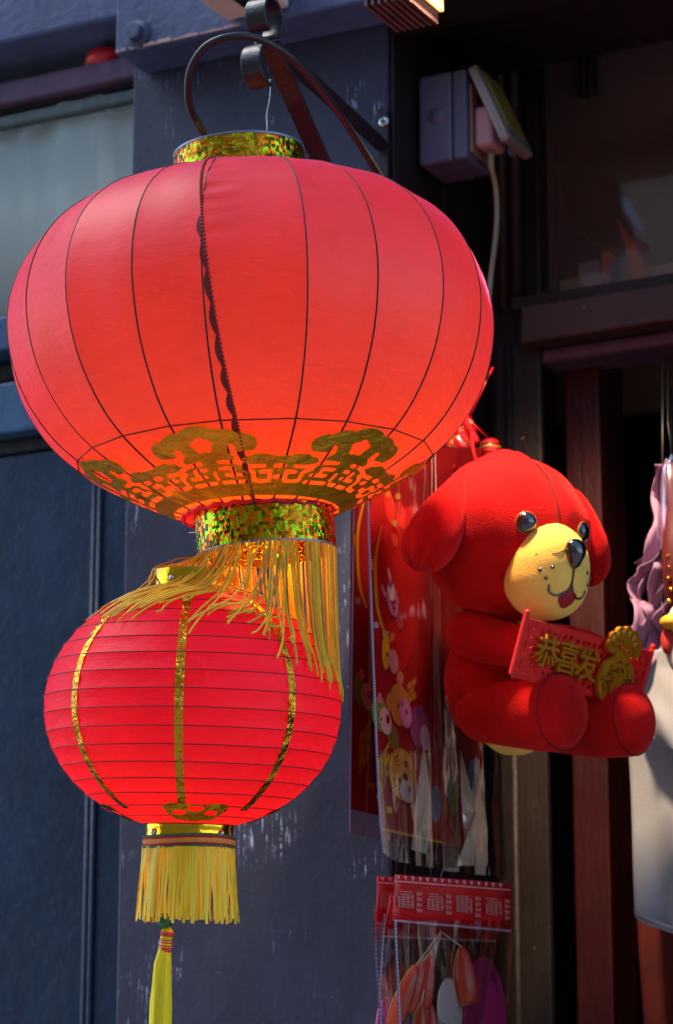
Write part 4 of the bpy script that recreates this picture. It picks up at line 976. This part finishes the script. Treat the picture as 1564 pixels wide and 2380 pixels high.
tube('hanging_loop', [RPw(1018, 2060, aR+.13), RPw(1016, 2010, aR+.13)+W*.02, LOC(aR+.13, RP(1016, 2000, aR+.13)[0], RZ)], .0005, m_str0, hb1, 5)
tube('hanging_loop', [RPw(1000, 2110, aR+.085), LOC(aR+.13, RP(1016, 2000, aR+.13)[0], RZ)], .0005, m_str0, hb2, 5)
tube('hanging_loop', [RPw(940, 2060, aR+.05), LOC(aR+.13, RP(1016, 2000, aR+.13)[0], RZ)], .0005, m_str0, hb3, 5)
m_pod = M('firecracker_orange', (196, 62, 28), .35, 0, .2, 30, .2, 80, coat=.3)
m_str = M('pale_string', (206, 180, 150), .7)
knot = RPw(1024, 2165, aR+.115)
for q, (x, y, rx, ry, rot) in enumerate(((1081, 2268, 27, 66, .10), (993, 2282, 19, 62, -.14), (966, 2292, 19, 60, -.28), (940, 2316, 22, 76, -.36), (978, 2372, 15, 38, -.05), (1002, 2372, 15, 38, .05))):
    c = RPw(x, y, aR+.112); kk = (c-CAM).length/FPX; P = []
    prof_ = [(.05, 1.0), (.34, .93), (.62, .7), (.86, .3), (1, -.2), (.98, -.6), (.8, -.9), (.55, -1), (.05, -.98)]
    v, f = lathe_vf([(r*rx*kk, z*ry*kk) for r, z in prof_], 7); R = Matrix.Rotation(rot, 3, Vector((0, -1, 0)))
    pod = mesh('firecracker_pod', [c + R @ Vector(p) for p in v], f, m_pod, hb1, True); bevel(pod, .001)
    tipp = c + R @ Vector((0, 0, ry*kk)); tube('string', smoothpath([knot, knot.lerp(tipp, .5)+Vector((.004*sin(q), 0, 0)), tipp], 4), .0011, m_str, pod, 5)
    tube('gold_edge', [c + R @ (Vector((-.97*rx*r, -.25*rx*r, z*ry))*kk) for r, z in prof_], .0011, M('gold_edging', (200, 150, 60), .4) if q == 0 else bpy.data.materials['gold_edging'], pod, 5)
def fanshape(name, x, y, rx, ry, m, a, th=.006):
    c = RPw(x, y, a); kk = (c-CAM).length/FPX; v, f = blob_vf((0, 0, 0), (th, rx*kk/.46, ry*kk), 32, 20)
    R = Matrix.Rotation(-TH, 3, 'Z'); return mesh(name, [c + R @ Vector(p) for p in v], f, m, hb1, True)
fanshape('magenta_fan', 1128, 2360, 52, 134, M('magenta_paper', (186, 24, 110), .5, 0, .1), aR+.09)
fanshape('white_fan', 1046, 2350, 30, 76, M('white_paper', (196, 184, 176), .5, 0, .08), aR+.098)
fanshape('pink_fan', 900, 2400, 26, 80, M('pink_paper', (196, 90, 160), .5, 0, .1), aR+.07)

# ------------------------------------------------------------------ red and gold cracker ornament hanging behind the puppy's head
orn = thing('cracker_ornament', 'bunch of red crackers with gold zigzag trim above the plush puppy', 'ornament', RPw(1090, 1100, aR+.07))
m_or = M('cracker_red', (180, 10, 26), .35, 0, .15, coat=.4); m_og = foil('gold_trim', (224, 160, 50), False, .25, .6)
for q, (x, y, r, l, rot) in enumerate(((1072, 1010, 13, 42, .5), (1050, 1036, 13, 44, .6), (1026, 1062, 13, 44, .65), (1094, 1000, 12, 36, .35), (1004, 1088, 13, 42, .7), (1082, 1046, 14, 40, .6), (1058, 1074, 14, 40, .65))):
    c = RPw(x, y, aR+.075+.004*(q % 3)); kk = (c-CAM).length/FPX; R = Matrix.Rotation(rot, 3, Vector((0, -1, 0)))
    v, f = lathe_vf([(.1*r, l), (.8*r, .96*l), (r, .85*l), (r, -.85*l), (.8*r, -.96*l), (.1*r, -l)], 14)
    o = mesh('cracker', [c + R @ (Vector(p)*kk) for p in v], f, m_or, orn, True)
    zz = [c + R @ (Vector(((r+.8)*sin(t*1.1), -(r+.8)*cos(t*1.1), -.7*l+1.4*l*(i/18)+(6 if i % 2 else -6)))*kk) for i, t in enumerate(np.linspace(-2, 2, 19))]
    tube('zigzag_trim', zz, 1.6*kk, m_og, o, 5)
c = RPw(1139, 1046, aR+.10); kk = (c-CAM).length/FPX
v, f = lathe_vf([(.1, 26), (14, 25), (22, 18), (25, 6), (25, -10), (22, -22), (14, -28), (.1, -29)], 26); dr = mesh('drum', [c + Vector(p)*kk for p in v], f, m_or, orn, True)
for z, cc in ((12, m_og), (3, M('green_trim', (110, 140, 50), .4)), (-9, m_og)):
    v, f = lathe_vf([((25+1.8*cos(t))*1.0, z+1.8*sin(t)) for t in np.linspace(0, 2*pi, 7)], 26); mesh('drum_band', [c + Vector(p)*kk for p in v], f, cc, dr, True)
tube('cord', [RPw(1088, 975, aR+.08), LOC(aR+.12, RP(1088, 975, aR+.08)[0], RZ)], .0015, m_or, orn, 5)
tube('cord', [RPw(1139, 1022, aR+.10), RPw(1088, 975, aR+.08)], .0015, m_or, orn, 5)

# ------------------------------------------------------------------ clothes in the doorway
def FPw(x, y, b): a, z = FP(x, y, b); return LOC(a, b, z)
def cloth(name, left, right, ytop, bot, b, m, parent, amp=.012, seed=0, nx=36, ny=44, fq=7.0):
    rs = random.Random(seed); p = [rs.uniform(0, 6) for _ in range(8)]; vs, fs = [], []
    for j in range(ny+1):
        for i in range(nx+1):
            u, v_ = i/nx, j/ny; yt = float(np.interp(u, [q[0] for q in ytop], [q[1] for q in ytop])); yb = float(np.interp(u, [q[0] for q in bot], [q[1] for q in bot])); y = yt+(yb-yt)*v_
            x = edge_x(left, y)*(1-u)+edge_x(right, y)*u
            d = amp*(sin(fq*u+p[0]+1.5*v_)*.7+sin(fq*2.3*u+p[1]-2*v_)*.35*v_+sin(5*v_+p[2]+3*u)*.3) + .03*(1-4*(u-.5)**2)
            vs.append(FPw(x, y, b)-W*d)
    for j in range(ny):
        for i in range(nx): q = j*(nx+1)+i; fs.append((q, q+1, q+nx+2, q+nx+1))
    return solid(mesh(name, vs, fs, m, parent, True), .003)
m_shirt = M('stone_cotton', (158, 164, 172), .85, 0, .08, 6, .3, 300, sheen=.2)
m_lilac = M('lilac_cotton', (150, 116, 150), .8, 0, .1, 8, .3, 200, sheen=.2)
CB = .24
cl = thing('stone_jacket', 'pale stone coloured jacket hanging in the shop doorway beside the red post', 'jacket', FPw(1560, 2140, CB))
cloth('front', [(1440, 1520), (1470, 1640), (1468, 1750), (1477, 2000), (1484, 2135)], [(1760, 1520), (1770, 2200)], [(0, 1600), (.2, 1545), (.5, 1520), (1, 1540)], [(0, 2132), (.12, 2150), (.35, 2172), (1, 2190)], CB, m_shirt, cl, .016, 3)
cloth('hem_band', [(1483, 2100), (1487, 2160)], [(1760, 2130), (1770, 2200)], [(0, 2124), (.35, 2162), (1, 2180)], [(0, 2134), (.12, 2153), (.35, 2176), (1, 2194)], CB-.006, m_shirt, cl, .016, 3, 30, 4)
cloth('sleeve', [(1385, 1560), (1490, 1690), (1545, 1790)], [(1700, 1560), (1760, 1690), (1790, 1790)], [(0, 1600), (.25, 1540), (.6, 1515), (1, 1530)], [(0, 1700), (.2, 1745), (.5, 1790), (1, 1810)], CB-.05, m_shirt, cl, .02, 6)
lsc = thing('lilac_scarf', 'crumpled lilac scarf draped above the pale jacket', 'scarf', FPw(1540, 1560, CB-.06))
for q, (pts, w) in enumerate((([(1540, 1080), (1536, 1160), (1545, 1240), (1522, 1300), (1490, 1340), (1478, 1390), (1502, 1430), (1490, 1480), (1500, 1540)], 22), ([(1500, 1300), (1540, 1290), (1560, 1330), (1530, 1390), (1540, 1450), (1520, 1520), (1480, 1570)], 30), ([(1560, 1300), (1590, 1380), (1560, 1450), (1600, 1520), (1620, 1600)], 40))):
    Pq = smoothpath([FPw(x, y, CB-.07+.02*sin(i*1.7+q)) for i, (x, y) in enumerate(pts)], 6); vs, fs = [], []; kk = .00064; n = 9
    for i, p in enumerate(Pq):
        for j in range(n):
            u = j/(n-1)*2-1; vs.append(p + U*(u*w*kk*.85) + W*(.018*sin(u*5+i*.22+q)+.008*sin(u*9-i*.4)) + Vector((0, 0, .008*sin(u*3+i*.3))))
    for i in range(len(Pq)-1):
        for j in range(n-1): a = i*n+j; fs.append((a, a+1, a+n+1, a+n))
    solid(mesh('fold', vs, fs, m_lilac, lsc, True), .002)
rg = thing('red_garment', 'dark red garment hanging under the pale jacket', 'garment', FPw(1560, 2480, CB+.1))
cloth('skirt', [(1486, 2130), (1496, 2480)], [(1760, 2130), (1780, 2480)], [(0, 2130), (1, 2150)], [(0, 2480), (1, 2500)], CB+.1, M('brick_cloth', (96, 26, 16), .7, 0, .3, 10), rg, .014, 9)
tube('hanger_cord', [FPw(1560, 2150, CB+.1), FPw(1560, 900, CB+.1)], .002, m_cable, rg, 5)
tube('hanger_cord', [FPw(1600, 1540, CB), FPw(1600, 840, CB+.05)], .002, m_cable, cl, 5); tube('hanger_cord', [FPw(1540, 1090, CB-.06), FPw(1540, 840, CB+.03)], .002, m_cable, lsc, 5)
rb = thing('red_ornament_bag', 'tall red ornament in clear film hanging by the lilac scarf', 'ornament', FPw(1560, 1400, CB-.1))
c = FPw(1568, 1240, CB-.1); kk = .0006; m_or2 = M('dim_red', (96, 26, 20), .5)
v, f = lathe_vf([(.5, 170), (14, 160), (24, 120), (16, 60), (28, 0), (34, -70), (28, -140), (10, -176), (.5, -180)], 18); mesh('ornament', [c+Vector(p)*kk for p in v], f, m_or2, rb, True)
for q in range(5):
    v, f = blob_vf(c+Vector((-20+3*(q % 2), -26, -60-26*q))*kk, (6*kk, 6*kk, 6*kk), 10, 8); mesh('gold_bead', v, f, m_og, rb, True)
tube('cord', [c+Vector((0, 0, 170))*kk, FPw(1552, 980, CB-.1), FPw(1552, 845, CB+.02)], .0008, m_cable, rb, 5)
v, f = lathe_vf([(6, 190), (30, 150), (40, 0), (42, -150), (36, -190)], 24); mesh('film', [c+Vector((p[0]*kk*(1+.1*sin(p[2]*.05)), p[1]*kk, p[2]*kk)) for p in v], f, m_film, rb, True)
pt = thing('duck_toy', 'small white toy with yellow bill and red scarf beside the lilac scarf', 'toy', FPw(1560, 1530, CB-.13))
def wb(name, x, y, b, r, m): v, f = blob_vf(FPw(x, y, b), [q*.0006 for q in r], 22, 16, fz_); return mesh(name, v, f, m, pt, True)
wb('head', 1600, 1440, CB-.13, (46, 40, 44), M('white_plush', (206, 200, 196), .9)); wb('bill', 1564, 1446, CB-.16, (30, 26, 18), M('yellow_bill', (226, 170, 30), .6)); wb('scarf', 1552, 1490, CB-.15, (16, 18, 32), M('scarf_red', (176, 40, 30), .8)); wb('body', 1594, 1520, CB-.13, (44, 40, 50), bpy.data.materials['white_plush'])

# ------------------------------------------------------------------ things standing inside the transom window
SB = BW+.05
def standee(name, label, cat, pts, b, th, m, group=None):
    vs = [FPw(x, y, b+d) for d in (0, th) for x, y in pts]; n = len(pts)
    fs = [tuple(range(n)), tuple(range(2*n-1, n-1, -1))]+[(i, (i+1) % n, n+(i+1) % n, n+i) for i in range(n)]
    o = mesh(name, vs, fs, m, None, True, False); bevel(o, .002); base_at(o, FPw(pts[0][0], pts[0][1], b)); return tag(o, label, cat, group)
m_wc = M('white_card', (190, 205, 226), .5)
standee('gift_box', 'white and blue gift box on the window shelf left of the orange hat', 'box', [(1348, 678), (1347, 622), (1352, 614), (1386, 608), (1392, 612), (1393, 672)], SB, .015, m_wc)
standee('paper_box', 'pale blue box in front of the orange pointed hat', 'box', [(1420, 668), (1421, 608), (1450, 602), (1451, 663)], SB-.012, .012, M('pale_blue', (150, 176, 220), .5))
standee('pointed_hat', 'orange and yellow pointed hat standing on the window shelf', 'hat', [(1404, 668), (1401, 590), (1414, 586), (1428, 600), (1440, 606), (1460, 594), (1452, 560), (1442, 524), (1466, 560), (1496, 612), (1510, 658)], SB+.002, .015, M('hat_orange', (240, 150, 40), .6, 0, .3, 20))
wi = tube('curved_wire', smoothpath([FPw(1296, 380, SB), FPw(1306, 470, SB), FPw(1340, 530, SB), FPw(1400, 574, SB)], 6), .0015, M('brass_wire', (190, 150, 60), .4, .7), None, 6); tag(base_at(wi, FPw(1400, 574, SB)), 'thin curved brass wire inside the upper shop window', 'wire')
